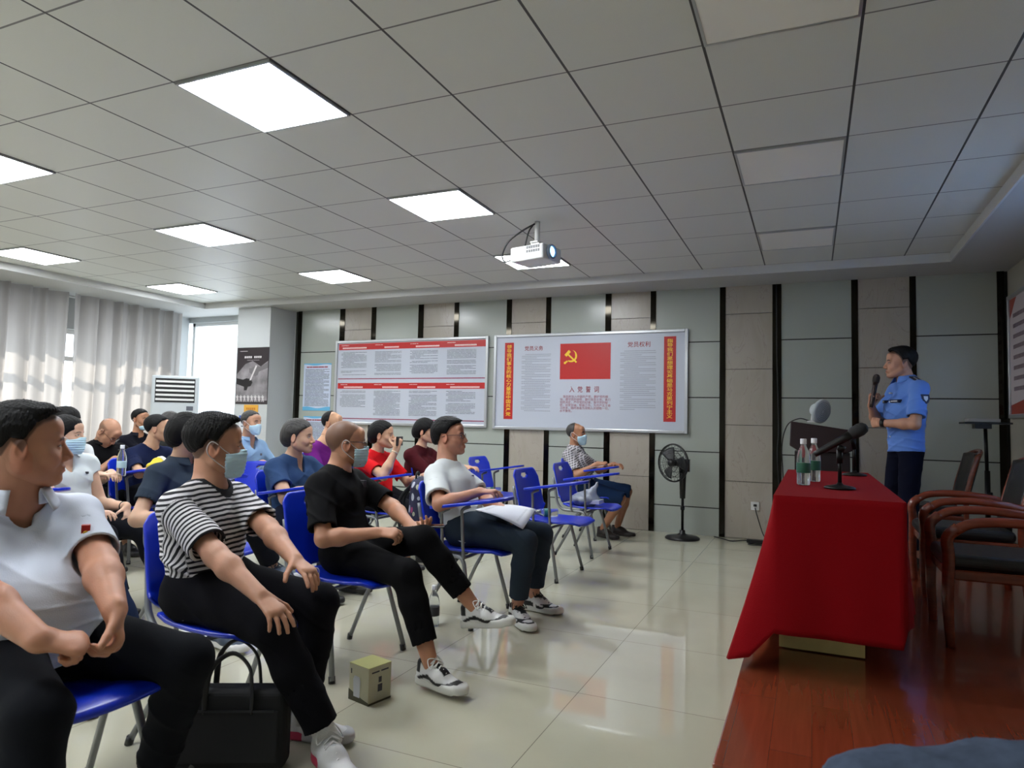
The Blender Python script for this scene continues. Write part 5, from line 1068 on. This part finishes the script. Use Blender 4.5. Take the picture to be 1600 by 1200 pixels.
# E: checked shirt by the wall
def check_mat():
    m = mat('checked_cotton', '6d6a6a', .85); nt = m.node_tree; b = nt.nodes['Principled BSDF']; tc = nd(nt, 'ShaderNodeTexCoord'); br = nd(nt, 'ShaderNodeTexBrick'); mp = nd(nt, 'ShaderNodeMapping'); mp.inputs['Rotation'].default_value = (R(80), 0, R(20)); nt.links.new(tc.outputs['Object'], mp.inputs[0]); nt.links.new(mp.outputs[0], br.inputs['Vector'])
    br.offset = 0; br.inputs['Scale'].default_value = 1; br.inputs['Brick Width'].default_value = .026; br.inputs['Row Height'].default_value = .022; br.inputs['Mortar Size'].default_value = .0035; br.inputs['Color1'].default_value = (*lin('5b575a'), 1); br.inputs['Color2'].default_value = (*lin('6b686a'), 1); br.inputs['Mortar'].default_value = (*lin('b9b6b8'), 1); nt.links.new(br.outputs[0], b.inputs['Base Color']); return m
E_ = seated('person in grey checked shirt, navy shorts and blue face mask, seated beside the wall panels', (-2.12, 6.95), res=.0075, hres=.0045, skin='a47355', s=.95, hyaw=0, hpitch=3, chest=(-.15, 0, .76), neck=(-.19, 0, .92), head=(-.17, 0, 1.07), hair=('horseshoe', .004, {}), hmat=M['hair_grey'], bald=True, shirt_mat=check_mat(), collar=dict(top=.035), sleeve=.8, loose=1.4, trousers='1c2f4d', shorts=True, mask='up', shoes=dict(kind='plain', main='2a201c', accent='3a2a22', sole='221c1a', laces=None), seed=11,
    hands={'R': dict(w=(-1.99, 6.75, .775), hint=(-.3, -.6, -.8), d=(1, .1, .1), n=(0, .3, -1), curl=fist), 'L': dict(w=(-1.90, 7.05, .76), hint=(-.2, .6, -.9), d=(.8, -.5, 0), n=(0, 0, -1))},
    feet={'R': dict(a=(-1.98, 6.93, .10), hint=(1, -.2, .8), yaw=-20), 'L': dict(a=(-1.88, 7.13, .10), hint=(1, .2, .8), yaw=-5)})
# second row
G_ = seated('person with black hair in slate polo shirt, seen from behind the striped person', (-3.12, 2.78), res=.006, hres=.004, skin='c09a80', hyaw=56, twist=10, hair=('long', .012, dict(back=.014, quiff=.5)), shirt='2e3845', collar=dict(top=.03, gap=20), sleeve=.62, fem=False, g=.98, trousers='16171c', shoes=blue_sh, seed=12, feet={'L': dict(a=(-2.74, 2.99, .34), hint=(.6, -.6, 1.5), yaw=5, pitch=15), 'R': dict(a=(-2.75, 2.65, .10))},
    hands={'R': dict(w=(-2.95, 2.55, .64), hint=(-.3, -.8, -.8)), 'L': dict(w=(-2.82, 2.85, .64))}, hmat=M['hair'])
T_ = seated('person in navy trousers, only knees and hand showing behind the white-shirted person', (-3.08, 1.80), res=.007, hres=.005, skin='b98a6c', hyaw=50, shirt='35405c', trousers='1d2a44', shoes=dark_sh, seed=13, chest=(-.2, -.04, .74), neck=(-.22, -.05, .89), head=(-.2, -.06, 1.02),
    feet={'R': dict(a=(-2.72, 1.85, .10)), 'L': dict(a=(-2.66, 2.12, .10), hint=(1, .2, .8))}, hands={'L': dict(w=(-2.75, 1.98, .60)), 'R': dict(w=(-2.78, 1.82, .6))})
H_ = seated('person with short grey-black hair in open-necked blue blouse, arm on blue tablet', (-3.18, 3.73), res=.006, hres=.0034, s=.95, skin='c19a80', fem=True, fat=1.06, g=1.12, hyaw=22, chest=(-.12, 0, .76), neck=(-.10, 0, .91), head=(-.04, -.02, 1.05), hair=('long', .012, dict(back=.012)), hmat=M['hair_grey'], shirt='2d4468', sleeve=.62, vneck=.07, trousers='23283a', shoes=dark_sh, seed=14, fatarm=1.15,
    hands={'R': dict(w=(-2.93, 3.62, .74), hint=(-.5, -.7, -.5), d=(.8, .6, 0)), 'L': dict(w=(-2.90, 3.85, .72), hint=(-.2, .8, -.6), d=(.7, -.7, 0))})
I_ = seated('person with short black hair in red T-shirt raising a phone to the eyes', (-3.22, 4.78), res=.0065, hres=.004, s=.94, skin='c49a7e', fem=True, g=1.1, hyaw=22, hair=('long', .011, dict(back=.012)), shirt='c2151b', sleeve=.68, trousers='15151a', shoes=dark_sh, seed=15, head=(-.05, 0, 1.05), neck=(-.10, 0, .905),
    hands={'R': dict(w=(-3.03, 4.63, .945), hint=(.2, -.5, -1), d=(.10, .22, 1), n=(-.5, .9, 0), curl=(.7, .8, .9, .9)), 'L': dict(w=(-2.95, 4.95, .72))})
J_ = seated('person with long dark hair in maroon sleeves, hidden behind the plain white T-shirt', (-3.22, 5.52), res=.0075, hres=.005, s=.93, skin='c49a7e', fem=True, hyaw=10, hair=('fringe', .018, dict(back=.03)), shirt='451319', sleeve=.9, trousers='17171d', shoes=dark_sh, seed=16,
    hands={'R': dict(w=(-2.93, 5.45, .745), hint=(-.3, -.5, -1), d=(1, .3, .1)), 'L': dict(w=(-2.88, 5.62, .75), d=(.9, -.3, .1))})
# third row and beyond
F_ = seated('person with tied black hair in sleeveless white shirt and blue face mask behind white-shirted person', (-4.12, 2.80), res=.006, hres=.0036, s=.93, skin='cfa78d', fem=True, g=.98, hyaw=30, chest=(-.12, -.03, .77), neck=(-.10, -.05, .925), head=(-.04, -.07, 1.045), hair=('fringe', .010, dict(back=.02)), shirt='d3dbdc', collar=dict(top=.035), sleeve=.22, trousers='15161b', mask='up', shoes=dark_sh, seed=17, vneck=.03,
    hands={'L': dict(w=(-3.93, 2.98, .60), hint=(-.7, .2, -.9), d=(.5, -.2, -.8), n=(-.6, -.3, -.4), curl=(.6, .7, .8, .8)), 'R': dict(w=(-3.85, 2.72, .6))}, feet={'L': dict(a=(-3.68, 3.08, .1), hint=(1, .2, .8)), 'R': dict(a=(-3.7, 2.8, .1))})
K_ = seated('person with black fringe in white polo shirt and blue face mask, behind the sleeveless shirt', (-5.08, 3.36), res=.0075, hres=.0044, s=.93, skin='d0aa92', fem=True, hyaw=25, head=(-.02, -.02, 1.10), neck=(-.08, 0, .95), hair=('fringe', .018, dict(back=.018)), shirt='d9dede', collar=dict(top=.03), sleeve=.66, trousers='1a1b22', mask='up', shoes=dark_sh, seed=18,
    hands={'L': dict(w=(-4.80, 3.50, .74), hint=(-.6, .3, -1), d=(.9, -.1, -.2)), 'R': dict(w=(-4.78, 3.40, .73), hint=(-.6, -.3, -1))})
N_ = seated('person in navy T-shirt, head hidden behind the person in slate polo', (-5.02, 4.02), res=.0075, hres=.006, skin='c39a7c', hyaw=40, shirt='141d3c', trousers='17181d', shoes=dark_sh, seed=19, head=(-.05, .08, 1.06), neck=(-.10, .05, .91), hands={'R': dict(w=(-4.72, 3.95, .74), hint=(-.4, -.9, -.5), d=(.8, .5, 0))})
O_ = seated('person with bald head bowed in black polo shirt, writing with papers on knee', (-5.62, 3.98), res=.0075, hres=.005, skin='b5866a', s=.96, hyaw=20, hpitch=-48, chest=(-.04, 0, .77), neck=(.02, 0, .93), head=(.10, .0, 1.02), hair=None, stub=('2c2622', 'short'), bald=True, stubamt=.5, shirt='121214', collar=dict(top=.03), sleeve=.85, trousers='0f0f12', glasses=mat('thin_frame', '4a2a22', .3), shoes=dark_sh, seed=20,
    hands={'R': dict(w=(-5.38, 3.95, .80), hint=(-.4, -.8, -.6), d=(.9, .5, .1)), 'L': dict(w=(-5.35, 4.15, .80), hint=(-.2, .9, -.5), d=(.8, -.5, .1))}, feet={'L': dict(a=(-5.25, 4.35, .12), hint=(1, .3, .7)), 'R': dict(a=(-5.25, 4.0, .1))})
L_ = seated('person in light blue polo shirt and blue face mask, in front of the pillar', (-5.08, 5.22), res=.0085, hres=.005, skin='b98d70', s=.98, hyaw=5, g=1.1, head=(-.03, -.03, 1.12), neck=(-.10, 0, .955), chest=(-.12, 0, .78), hair=('high', .004, {}), hmat=M['hair_grey'], stub=('7d7670', 'short'), stubamt=.6, shirt='86a5c4', collar=dict(top=.035), vneck=.03, trousers='5d7286', mask='up', shoes=dark_sh, seed=21,
    hands={'R': dict(w=(-4.90, 5.15, .735), hint=(-.3, -.8, -.7), d=(.9, .4, -.1), curl=fist), 'L': dict(w=(-4.85, 5.40, .74), d=(.8, -.3, 0))})
M__ = seated('person with bald head in purple shirt, behind the person in black T-shirt', (-4.22, 5.30), res=.008, hres=.005, skin='c29674', s=.97, hyaw=12, head=(-.04, .08, 1.13), neck=(-.08, 0, .95), hair=('horseshoe', .004, {}), hmat=M['hair'], bald=True, shirt='6a1f73', trousers='1a1a20', shoes=dark_sh, seed=22, hands={'R': dict(w=(-4.02, 5.28, .75), hint=(-.4, -.8, -.5), d=(.9, .4, 0))})
P_ = seated('person in navy polo shirt with arms crossed, face mask under chin, beside curtain', (-6.92, 5.42), res=.0095, hres=.0055, skin='b58365', hyaw=10, head=(-.02, -.04, 1.12), neck=(-.06, -.04, .95), chest=(-.1, 0, .78), hair=('short', .010, {}), shirt='15161f', collar=dict(top=.03), sleeve=.8, trousers='131318', mask='chin', shoes=dark_sh, seed=23,
    hands={'R': dict(w=(-6.68, 5.54, .74), hint=(-.1, -.9, -.7), d=(0, 1, 0)), 'L': dict(w=(-6.64, 5.30, .76), hint=(-.1, .9, -.7), d=(0, -1, .1))})
Q_ = seated('person with cropped hair in dark olive T-shirt and white mask, beside the navy polo', (-5.93, 4.92), res=.0095, hres=.0055, skin='a97c60', hyaw=45, head=(.03, 0, 1.10), neck=(-.02, 0, .94), hair=('high', .004, {}), hmat=M['hair_grey'], stub=('463c35', 'short'), shirt='33342f', trousers='17181b', mask='up', shoes=dark_sh, seed=24)
S_ = seated('person whose black hair just shows behind the white-shirted person, by the curtain', (-6.75, 4.28), res=.0095, hres=.006, skin='c09070', hyaw=10, head=(-.02, 0, 1.10), hair=('short', .010, {}), shirt='33363c', trousers='17181b', shoes=dark_sh, seed=25)

# the officer
m_sh = cloth('pale_blue_uniform', '5c88d8')
OF = person('person in light blue police uniform shirt and dark trousers speaking into a microphone on stage', (.68, 6.12, .15), yaw=200, s=1.0, res=.006, hres=.0034, skin='bd8d74', g=.98, standing=True, pel=(0, 0, .925), chest=(0, 0, 1.17), neck=(-.01, 0, 1.425), head=(.04, 0, 1.56), twist=0, hyaw=-14, hroll=0, hair=('high', .016, dict(quiff=.8)), stub=('1a1614', 'short'), shirt_mat=m_sh, collar=dict(top=.045, tip=.04, gap=26), hem=-.03, sleeve=.78, loose=1.2, trousers='0d1020', shoes=dark_sh, seed=31,
    hands={'R': dict(w=(.225, -.085, 1.225), hint=(.1, -.6, -1), d=(-.08, .15, 1), n=(-.5, 1, 0), curl=(1.0, 1.1, 1.1, 1.1), thumb=(.8, .5, .6)), 'L': dict(w=(.22, .06, 1.085), hint=(-.6, .9, -.3), d=(.25, -1, .02), n=(-1, -.3, 0), curl=(.9, .9, .9, .9), thumb=(.95, .15, .45))},
    feet={'L': dict(a=(0, .12, .09), hint=(1, .1, 0), yaw=12), 'R': dict(a=(.02, -.12, .09), hint=(1, -.1, 0), yaw=-8)}, group=None, sl=1.3)
# ---------------------------------------------------------------- things people hold, wear and put down
m_gold = mat('gold_pin', 'd0a23a', .3, metal=.6); m_redpin = mat('red_pin', 'a8140f', .4); m_grey = mat('grey_print', '5b5c62', .6)
badge(A, (-1.905, 1.320, .845), m_redpin, .011, 'party_badge', True); badge(A, (-1.902, 1.318, .836), m_gold, .007, 'party_badge', False)
def on(p, x, z, r_, m, name, sq=False, off=.135):
    P = p['chest'] + p['fw'] * off + p['sd'] * x + p['up'] * z; b = MB(); q = Vector(p['fw']).to_track_quat('Z', 'Y').to_matrix().to_4x4(); Mx = Matrix.Translation(Vector(P)) @ q
    if sq: b.box((-r_, -r_ * 1.1, -.05), (r_, r_ * 1.1, .004), Mx)
    else: b.lathe([(r_, -.05), (r_, .002), (r_ * .7, .004)], M=Mx, n=16)
    return b.build(name, m, p['root'])
on(B, .085, .06, .012, mat('khaki_pin', '8f8a5e', .5), 'pin', True, .118); on(B, .085, -.01, .010, mat('brown_pin', '6b3b32', .4, metal=.3), 'pin', False, .122)
on(C_, .09, .015, .008, m_gold, 'pin', False, .115); on(C_, .085, .075, .016, mat('grey_logo', '3d3e42', .6), 'chest_logo', True, .112)
on(D, .06, .05, .020, mat('navy_print', '2b2f63', .6), 'chest_print', True, .128); on(D, .075, .0, .009, mat('navy_print_small', '1c1e35', .6), 'chest_print', True, .126)
on(F_, .07, .04, .006, mat('dark_logo', '2a2c33', .6), 'chest_logo', True, .13); on(K_, .07, .03, .008, mat('dark_logo_2', '3a3c44', .6), 'chest_logo', True, .13); on(L_, .07, .02, .010, m_grey, 'chest_logo', True, .135)
# officer's insignia
m_navy = mat('navy_insignia', '10152c', .6); m_sil = mat('silver_thread', 'c9ccd2', .4, metal=.4)
rt = OF['root']
for s in (1, -1):
    a = OF['neck'] + OF['sd'] * s * .085 + np.array([0, 0, .010]); b = OF['neck'] + OF['sd'] * s * .175 + np.array([0, 0, -.026]); ax = unit(b - a); q = Matrix((tuple(ax), tuple(OF['fw']), tuple(np.cross(ax, OF['fw'])))).transposed().to_4x4(); Mx = Matrix.Translation(Vector((a + b) / 2 + np.array([0, 0, .010]))) @ q
    sg = 1 if np.cross(ax, OF['fw'])[2] > 0 else -1
    e = MB().box((-.05, -.026, -.004), (.05, .026, .004), Mx).build('epaulette', m_navy, rt, bevel=.002)
    st_ = MB(); [st_.box((-.03 + .022 * k, -.006, .004 * sg - .001), (-.018 + .022 * k, .006, .004 * sg + .002), Mx) for k in range(3)]; st_.build('rank_stars', m_sil, e)
def plate(x, z, w, h, m, m2, off=.130, name='name_plate', body=None):
    P = OF['chest'] + OF['fw'] * off + OF['sd'] * x + OF['up'] * z; q = Vector(OF['fw'] + OF['sd'] * .25 * np.sign(x)).to_track_quat('Z', 'Y').to_matrix().to_4x4(); Mx = Matrix.Translation(Vector(P)) @ q
    o = MB().box((-w / 2, -h / 2, -.03), (w / 2, h / 2, .003), Mx).build(name, m, rt); b = MB()
    for k in range(5): b.box((-w * .38 + k * w * .16, -h * .2, .003), (-w * .38 + k * w * .16 + w * .11, h * .2, .0045), Mx)
    b.build('lettering', m2, o)
plate(.085, .085, .085, .024, m_navy, m_sil); plate(-.085, .085, .07, .022, m_navy, m_sil)
P = OF['sh'][1] + np.array([.0, .074, -.075]); Mx = Matrix.Translation(Vector(P)) @ Vector((-.25, 1, .12)).to_track_quat('Z', 'Y').to_matrix().to_4x4()
sp_ = MB(); sp_.prism([(-.032, .03), (.032, .03), (.034, 0), (.02, -.03), (0, -.042), (-.02, -.03), (-.034, 0)], -.02, .008, Mx); sp_ = sp_.build('shoulder_patch', mat('patch_navy', '1b2748', .6), rt)
x_ = MB(); x_.prism([(-.018, .016), (.018, .016), (.016, -.006), (0, -.024), (-.016, -.006)], .008, .0095, Mx); x_.build('patch_emblem', m_sil, sp_)
bt = MB()
for k in range(6):
    P = OF['chest'] + OF['fw'] * (.128 - .003 * k) + OF['up'] * (.15 - .068 * k); bt.lathe([(.006, -.02), (.006, .004)], M=Matrix.Translation(Vector(P)) @ Vector(OF['fw']).to_track_quat('Z', 'Y').to_matrix().to_4x4(), n=10)
bt.build('buttons', M['white'], rt)
def band(p, k, off, r_, m, name, w=.012):
    el, wr, q = p['ar'][k]; d = unit(wr - el); a = wr - d * off; return MB().tube([Vector(a - d * w), Vector(a + d * w)], r_, 18).build(name, m, p['root'])
band(OF, 1, .02, .034, M['black'], 'wristwatch', .015); band(I_, -1, .03, .030, mat('pale_bracelet', 'd9c9a8', .3, metal=.3), 'bracelet', .006); band(F_, 1, .03, .030, M['black'], 'hair_band', .003)
# microphone in the officer's hand
W_ = OF['ar'][-1][1]; Mo = rt.matrix_basis; g0 = Mo @ Vector(W_ + np.array([.012, .045, .03])); g1 = Mo @ Vector(W_ + np.array([-.035, .035, .26]))
d = (g1 - g0).normalized(); g0 = g0 - d * .05
t = thing('microphone', 'handheld microphone in the right hand of the officer in blue uniform', 'microphone', g0)
MB().tube([Vector((0, 0, 0)), d * .03, d * .17, d * .20], [.013, .015, .018, .021], 14).build('handle', mat('mic_copper', '2f211d', .3, metal=.5), t)
MB().tube([d * .20, d * .215, d * .245, d * .262, d * .27], [.022, .026, .027, .020, .008], 16).build('mesh_head', mat('mic_mesh_dark', '3a332f', .5, metal=.4, bump=.5, bscale=400), t)

# black laptop bag on the floor between the two nearest people
t = thing('laptop_bag', 'black fabric laptop bag standing on the floor between the white and striped shirts', 'bag', (-1.80, 1.80, 0), R(27))
m_bag = mat('black_nylon', '121317', .75, bump=.15, bscale=400)
MB().box((-.19, -.045, 0), (.19, .045, .265)).build('body', m_bag, t, bevel=.028, seg=5)
MB().box((-.165, -.052, .03), (.165, -.044, .20)).build('front_pocket', mat('black_nylon_2', '16171c', .7, bump=.15, bscale=400), t, bevel=.004); MB().box((-.15, -.0545, .196), (.15, -.050, .203)).build('zip', mat('zip_grey', '3c3d42', .3, metal=.5), t)
for y, hh_ in ((-.046, .115), (.046, .145)): MB().tube(smooth_path([(-.075, y, .19), (-.075, y * 1.05, .265), (-.06, y * .8, .265 + hh_ * .65), (0, y * .5, .265 + hh_), (.06, y * .8, .265 + hh_ * .65), (.075, y * 1.05, .265), (.075, y, .19)], 6), .011, 8, flat=(1, .45)).build('handle', mat('bag_handle', '1b1c20', .5), t)
# carton
t = thing('carton', 'small pale yellow and white printed carton on the floor tiles', 'box', (-1.715, 2.475, 0), R(-14))
MB().box((-.062, -.062, 0), (.062, .062, .15)).build('carton_body', mat('carton_cream', 'b9b69a', .5), t, bevel=.002); MB().box((-.0622, -.0622, .1495), (.0622, .0622, .1512)).build('lid', mat('carton_yellow', 'b5b577', .5), t)
b = MB().prism([(-.0625, 0), (.0625, 0), (.0625, .012), (.02, .02), (-.0625, .045)], .0622, .0628, Matrix(((1, 0, 0, 0), (0, 0, -1, 0), (0, 1, 0, 0), (0, 0, 0, 1)))).box((.0621, -.062, 0), (.0627, .062, .008)); b.build('olive_print', mat('olive_print', '45432c', .5), t)
b = MB().prism([(-.03, .02), (.008, .02), (.012, .09), (.004, .105), (-.026, .105), (-.034, .09)], .0629, .0632, Matrix(((1, 0, 0, 0), (0, 0, -1, 0), (0, 1, 0, 0), (0, 0, 0, 1)))); b.build('jar_print', mat('jar_print', 'c3c6cc', .4), t)
b = MB().box((.0621, -.012, .045), (.0628, .012, .075)).box((.0621, -.008, .082), (.0628, .008, .105)).box((.0621, -.045, .125), (.0628, -.005, .131)).box((.0621, .005, .125), (.0628, .045, .131)).box((-.05, -.0632, .11), (-.044, -.0621, .13)); b.build('dark_print', mat('dark_print', '3c3d45', .5), t)
# papers
def sheet(name, label, cs, m, n=8, bend=.0, cat='paper', lines=False, part='sheet'):
    A_, B_, C2, D_ = [Vector(c) for c in cs]; ctr = (A_ + B_ + C2 + D_) / 4; t = thing(name, label, cat, ctr)
    f = lambda u, v: (A_ * (1 - u) * (1 - v) + B_ * u * (1 - v) + C2 * u * v + D_ * (1 - u) * v) - ctr + Vector((0, 0, bend * math.sin(math.pi * u) * 1.0))
    MB().grid(f, n, n).build(part, m, t, solid=.002)
    if lines:
        b = MB()
        for k in range(12):
            v = .12 + k * .06; b.add([f(.12, v) + Vector((0, 0, .0025)), f(.85, v) + Vector((0, 0, .0025)), f(.85, v + .014) + Vector((0, 0, .0025)), f(.12, v + .014) + Vector((0, 0, .0025))], [(0, 1, 2, 3)])
        b.build('text_lines', mat('faint_ink', '8d919c', .6), t)
    return t
m_pap = mat('paper_white', 'd3d6de', .6)
sheet('paper_sheet', 'white printed sheet on the knee of the person in plain white T-shirt', [(-1.80, 3.86, .665), (-1.53, 3.88, .655), (-1.52, 3.66, .565), (-1.83, 3.66, .655)], m_pap, bend=.012, lines=True)
t = sheet('paper_stack', 'white papers on the tablet of the person in checked shirt', [(-2.14, 6.86, .722), (-1.88, 6.86, .764), (-1.90, 6.68, .762), (-2.16, 6.68, .718)], m_pap)
t = sheet('paper_stack', 'open white papers on the knee of the bald person writing in black', [(-5.46, 4.16, .765), (-5.24, 4.18, .795), (-5.24, 3.94, .785), (-5.48, 3.92, .75)], m_pap)
t = sheet('paper_stack', 'white papers on the tablet of the person in light blue polo', [(-4.98, 5.52, .74), (-4.72, 5.56, .765), (-4.72, 5.30, .755), (-4.98, 5.26, .73)], m_pap)
t = thing('plastic_bag', 'crumpled white plastic bag with papers on the second empty chair seat', 'bag', (-1.90, 6.05, .437))
V, Q = field_mesh([(ell((0, 0, .05), (.14, .12, .05)), 'u', 0), (cap((.05, -.02, .06), (.11, .02, .21), .05, .008), 'u', .05), (cap((-.06, .02, .05), (.02, .0, .12), .05, .02), 'u', .05), (plane((0, 0, .002), (0, 0, -1)), 'i', .004)], (-.2, -.18, -.02), (.2, .18, .26), .007, lambda P: .006 * noise(P, 45, 3) - .006 * (1 - np.abs(np.sin(P @ A3((40, 30, 25))))) ** 2)
mesh_obj('bag_film', V, Q, mat('white_film', 'a9b2c0', .3, trans=.25), t); MB().box((-.02, -.09, .02), (.16, .06, .055)).build('papers', m_pap, t, bevel=.003)
# phones
t = thing('phone', 'black phone held by the person in plain black T-shirt', 'phone', (-1.72, 2.93, .662), R(28)); MB().box((-.08, -.04, -.005), (.08, .04, .004)).build('case', M['black'], t, bevel=.004); MB().box((-.076, -.036, .004), (.076, .036, .0046)).build('screen', mat('dark_glass', '0b0c10', .05), t)
hw = I_['ar'][-1][1] + unit(I_['ar'][-1][2]['d']) * .10; hp = I_['root'].location + Vector(hw) + Vector((-.005, .012, -.035))
t = thing('phone', 'black phone held up to the eyes of the person in red', 'phone', hp, R(15)); MB().box((-.005, -.075, -.037), (.005, .075, .037)).build('case', M['black'], t, bevel=.003)
t = thing('phone', 'dark phone in the hands of the bald person writing in black', 'phone', (-5.36, 4.03, .87), R(20)); MB().box((-.05, -.035, -.005), (.05, .035, .005)).build('case', M['black'], t, bevel=.003)
# bottles
bottle(-1.86, 5.20, .463, 'water bottle lying on the seat of the nearest empty blue chair', rx=R(90), rz=R(-60), lab='2d7a72')
bottle(-2.98, 6.55, .463, 'water bottle lying on the seat of the empty chair behind the white T-shirt', rx=R(90), rz=R(-60), lab='2d7a62')
bottle(-4.72, 3.52, .715, 'water bottle with white cap held by the person in white polo', lab='a9c4d0')
bottle(-1.99, 3.48, .002, 'water bottle standing on the floor beyond the crossed legs in black', lab='2a2c33')
# backpack, handbag, yellow bag, keys
t = thing('backpack', 'navy backpack with pink and white print beside the person in red', 'bag', (-2.62, 4.33, .26), R(20))
def print_mat():
    m = mat('printed_canvas', '1b1d3c', .7); nt = m.node_tree; b = nt.nodes['Principled BSDF']; tc = nd(nt, 'ShaderNodeTexCoord'); mp = nd(nt, 'ShaderNodeMapping'); mp.inputs['Scale'].default_value = (1, 1, .6); mp.inputs['Rotation'].default_value = (.5, .7, 0); nt.links.new(tc.outputs['Object'], mp.inputs[0])
    vo = nd(nt, 'ShaderNodeTexVoronoi', i_Scale=24.0); nt.links.new(mp.outputs[0], vo.inputs['Vector']); g = nd(nt, 'ShaderNodeMath', operation='LESS_THAN'); nt.links.new(vo.outputs['Distance'], g.inputs[0]); g.inputs[1].default_value = .40
    cr = nd(nt, 'ShaderNodeValToRGB'); cr.color_ramp.interpolation = 'CONSTANT'; sx = nd(nt, 'ShaderNodeSeparateColor'); nt.links.new(vo.outputs['Color'], sx.inputs[0]); nt.links.new(sx.outputs[0], cr.inputs[0]); e = cr.color_ramp.elements; e[0].color = (*lin('1b1d3c'), 1); e[1].position = .35; e[1].color = (*lin('a9adbb'), 1)
    for p_, c_ in ((.6, '8a3560'), (.75, '2e5c7c'), (.9, 'a3a58e')): x = e.new(p_); x.color = (*lin(c_), 1)
    mx = nd(nt, 'ShaderNodeMix', data_type='RGBA'); nt.links.new(g.outputs[0], mx.inputs[0]); mx.inputs[6].default_value = (*lin('1b1d3c'), 1); nt.links.new(cr.outputs[0], mx.inputs[7]); nt.links.new(mx.outputs[2], b.inputs['Base Color']); return m
V, Q = field_mesh([(ecap((0, 0, .06), (0, 0, .42), (.14, .085), (.115, .07), (0, 1, 0)), 'u', 0), (ell((.06, 0, .14), (.06, .11, .12)), 'u', .03)], (-.18, -.2, -.05), (.2, .2, .58), .008, lambda P: .004 * noise(P, 25, 8)); mesh_obj('body', V, Q, print_mat(), t)
MB().tube(smooth_path([(-.02, -.05, .46), (-.02, -.04, .53), (-.02, .04, .53), (-.02, .05, .46)], 5), .008).build('top_handle', m_bag, t)
for s in (-1, 1): MB().tube(smooth_path([(-.05, s * .06, .45), (-.13, s * .07, .34), (-.12, s * .09, .15), (-.06, s * .09, .06)], 5), .014, 8, flat=(1, .4)).build('shoulder_strap', m_bag, t)
t = thing('handbag', 'small black handbag hanging by its strap from a blue tablet', 'bag', (-2.76, 5.21, .50), R(-15))
MB().prism([(-.11, 0), (.11, 0), (.085, .16), (-.085, .16)], -.04, .04, Matrix(((1, 0, 0, 0), (0, 0, -1, 0), (0, 1, 0, 0), (0, 0, 0, 1)))).build('body', mat('black_leather_bag', '1a1c26', .5), t, bevel=.012, seg=3); MB().tube(smooth_path([(-.06, 0, .15), (-.03, 0, .225), (.03, 0, .225), (.06, 0, .15)], 5), .006).build('strap', m_bag, t)
t = thing('yellow_bag', 'soft yellow and white bag beside the shoulder of the slate polo', 'bag', (-4.78, 3.90, .715))
V, Q = field_mesh([(ell((0, 0, .05), (.12, .09, .05)), 'u', 0), (ell((-.05, .03, .08), (.06, .05, .04)), 'u', .02)], (-.15, -.13, -.03), (.15, .13, .16), .009, lambda P: .009 * noise(P, 40, 2)); mesh_obj('body', V, Q, mat('yellow_cloth', 'c9b21f', .7), t)
MB().tube(smooth_path([(-.06, .03, .11), (0, .02, .115), (.07, 0, .09)], 5), .014).build('white_trim', M['white'], t)
t = thing('keys', 'key ring with black tag hanging behind the person in plain black T-shirt', 'keys', (-2.10, 2.575, .47)); kk = MB(); kk.tube([Vector((.016 * math.cos(a), 0, .016 * math.sin(a))) for a in [i * .5236 for i in range(12)]], .0022, 6, closed=True); kk.build('ring', M['alu'], t)
MB().box((-.016, -.004, -.075), (.004, .004, -.016)).build('tag', M['black'], t, bevel=.003); MB().box((.008, -.002, -.07), (.014, .002, -.016)).build('key', M['alu'], t)
# wooden armchairs among the audience
w2 = mat('red_brown_wood', '4a1e14', .3, coat=.2)
armchair(-6.88, 5.42, 0, 'red-brown wooden armchair under the person in navy polo by the curtain', z=0, group='wooden armchairs in the audience', wood=w2)
armchair(-5.62, 3.98, 0, 'red-brown wooden armchair under the bald person writing in black', z=0, group='wooden armchairs in the audience', wood=w2)
armchair(-6.72, 4.28, 0, 'wooden armchair under the person half hidden by the curtain', z=0, group='wooden armchairs in the audience', wood=w2)
# knee in blue-grey denim at the lower right
t = thing('person', 'knee of a person in blue-grey denim, blurred in the lower right corner', 'person', (.3, 1.15, 0))
V, Q = field_mesh([(cap((.60, .02, .815), (-.20, .05, .60), .110, .09), 'u', 0), (cap((-.20, .05, .60), (-.24, .03, .12), .078, .06), 'u', .03)], (-.5, -.3, .0), (.85, .3, .9), .009, lambda P: -.007 * (1 - np.abs(np.sin(P @ A3((25, 30, 12)) + noise(P, 10, 5)))) ** 3 + .004 * noise(P, 25, 9))
mesh_obj('trouser_leg', V, Q, mat('mottled_denim', '4a5568', .9, var=.22, scale=30, spec=.1), t)
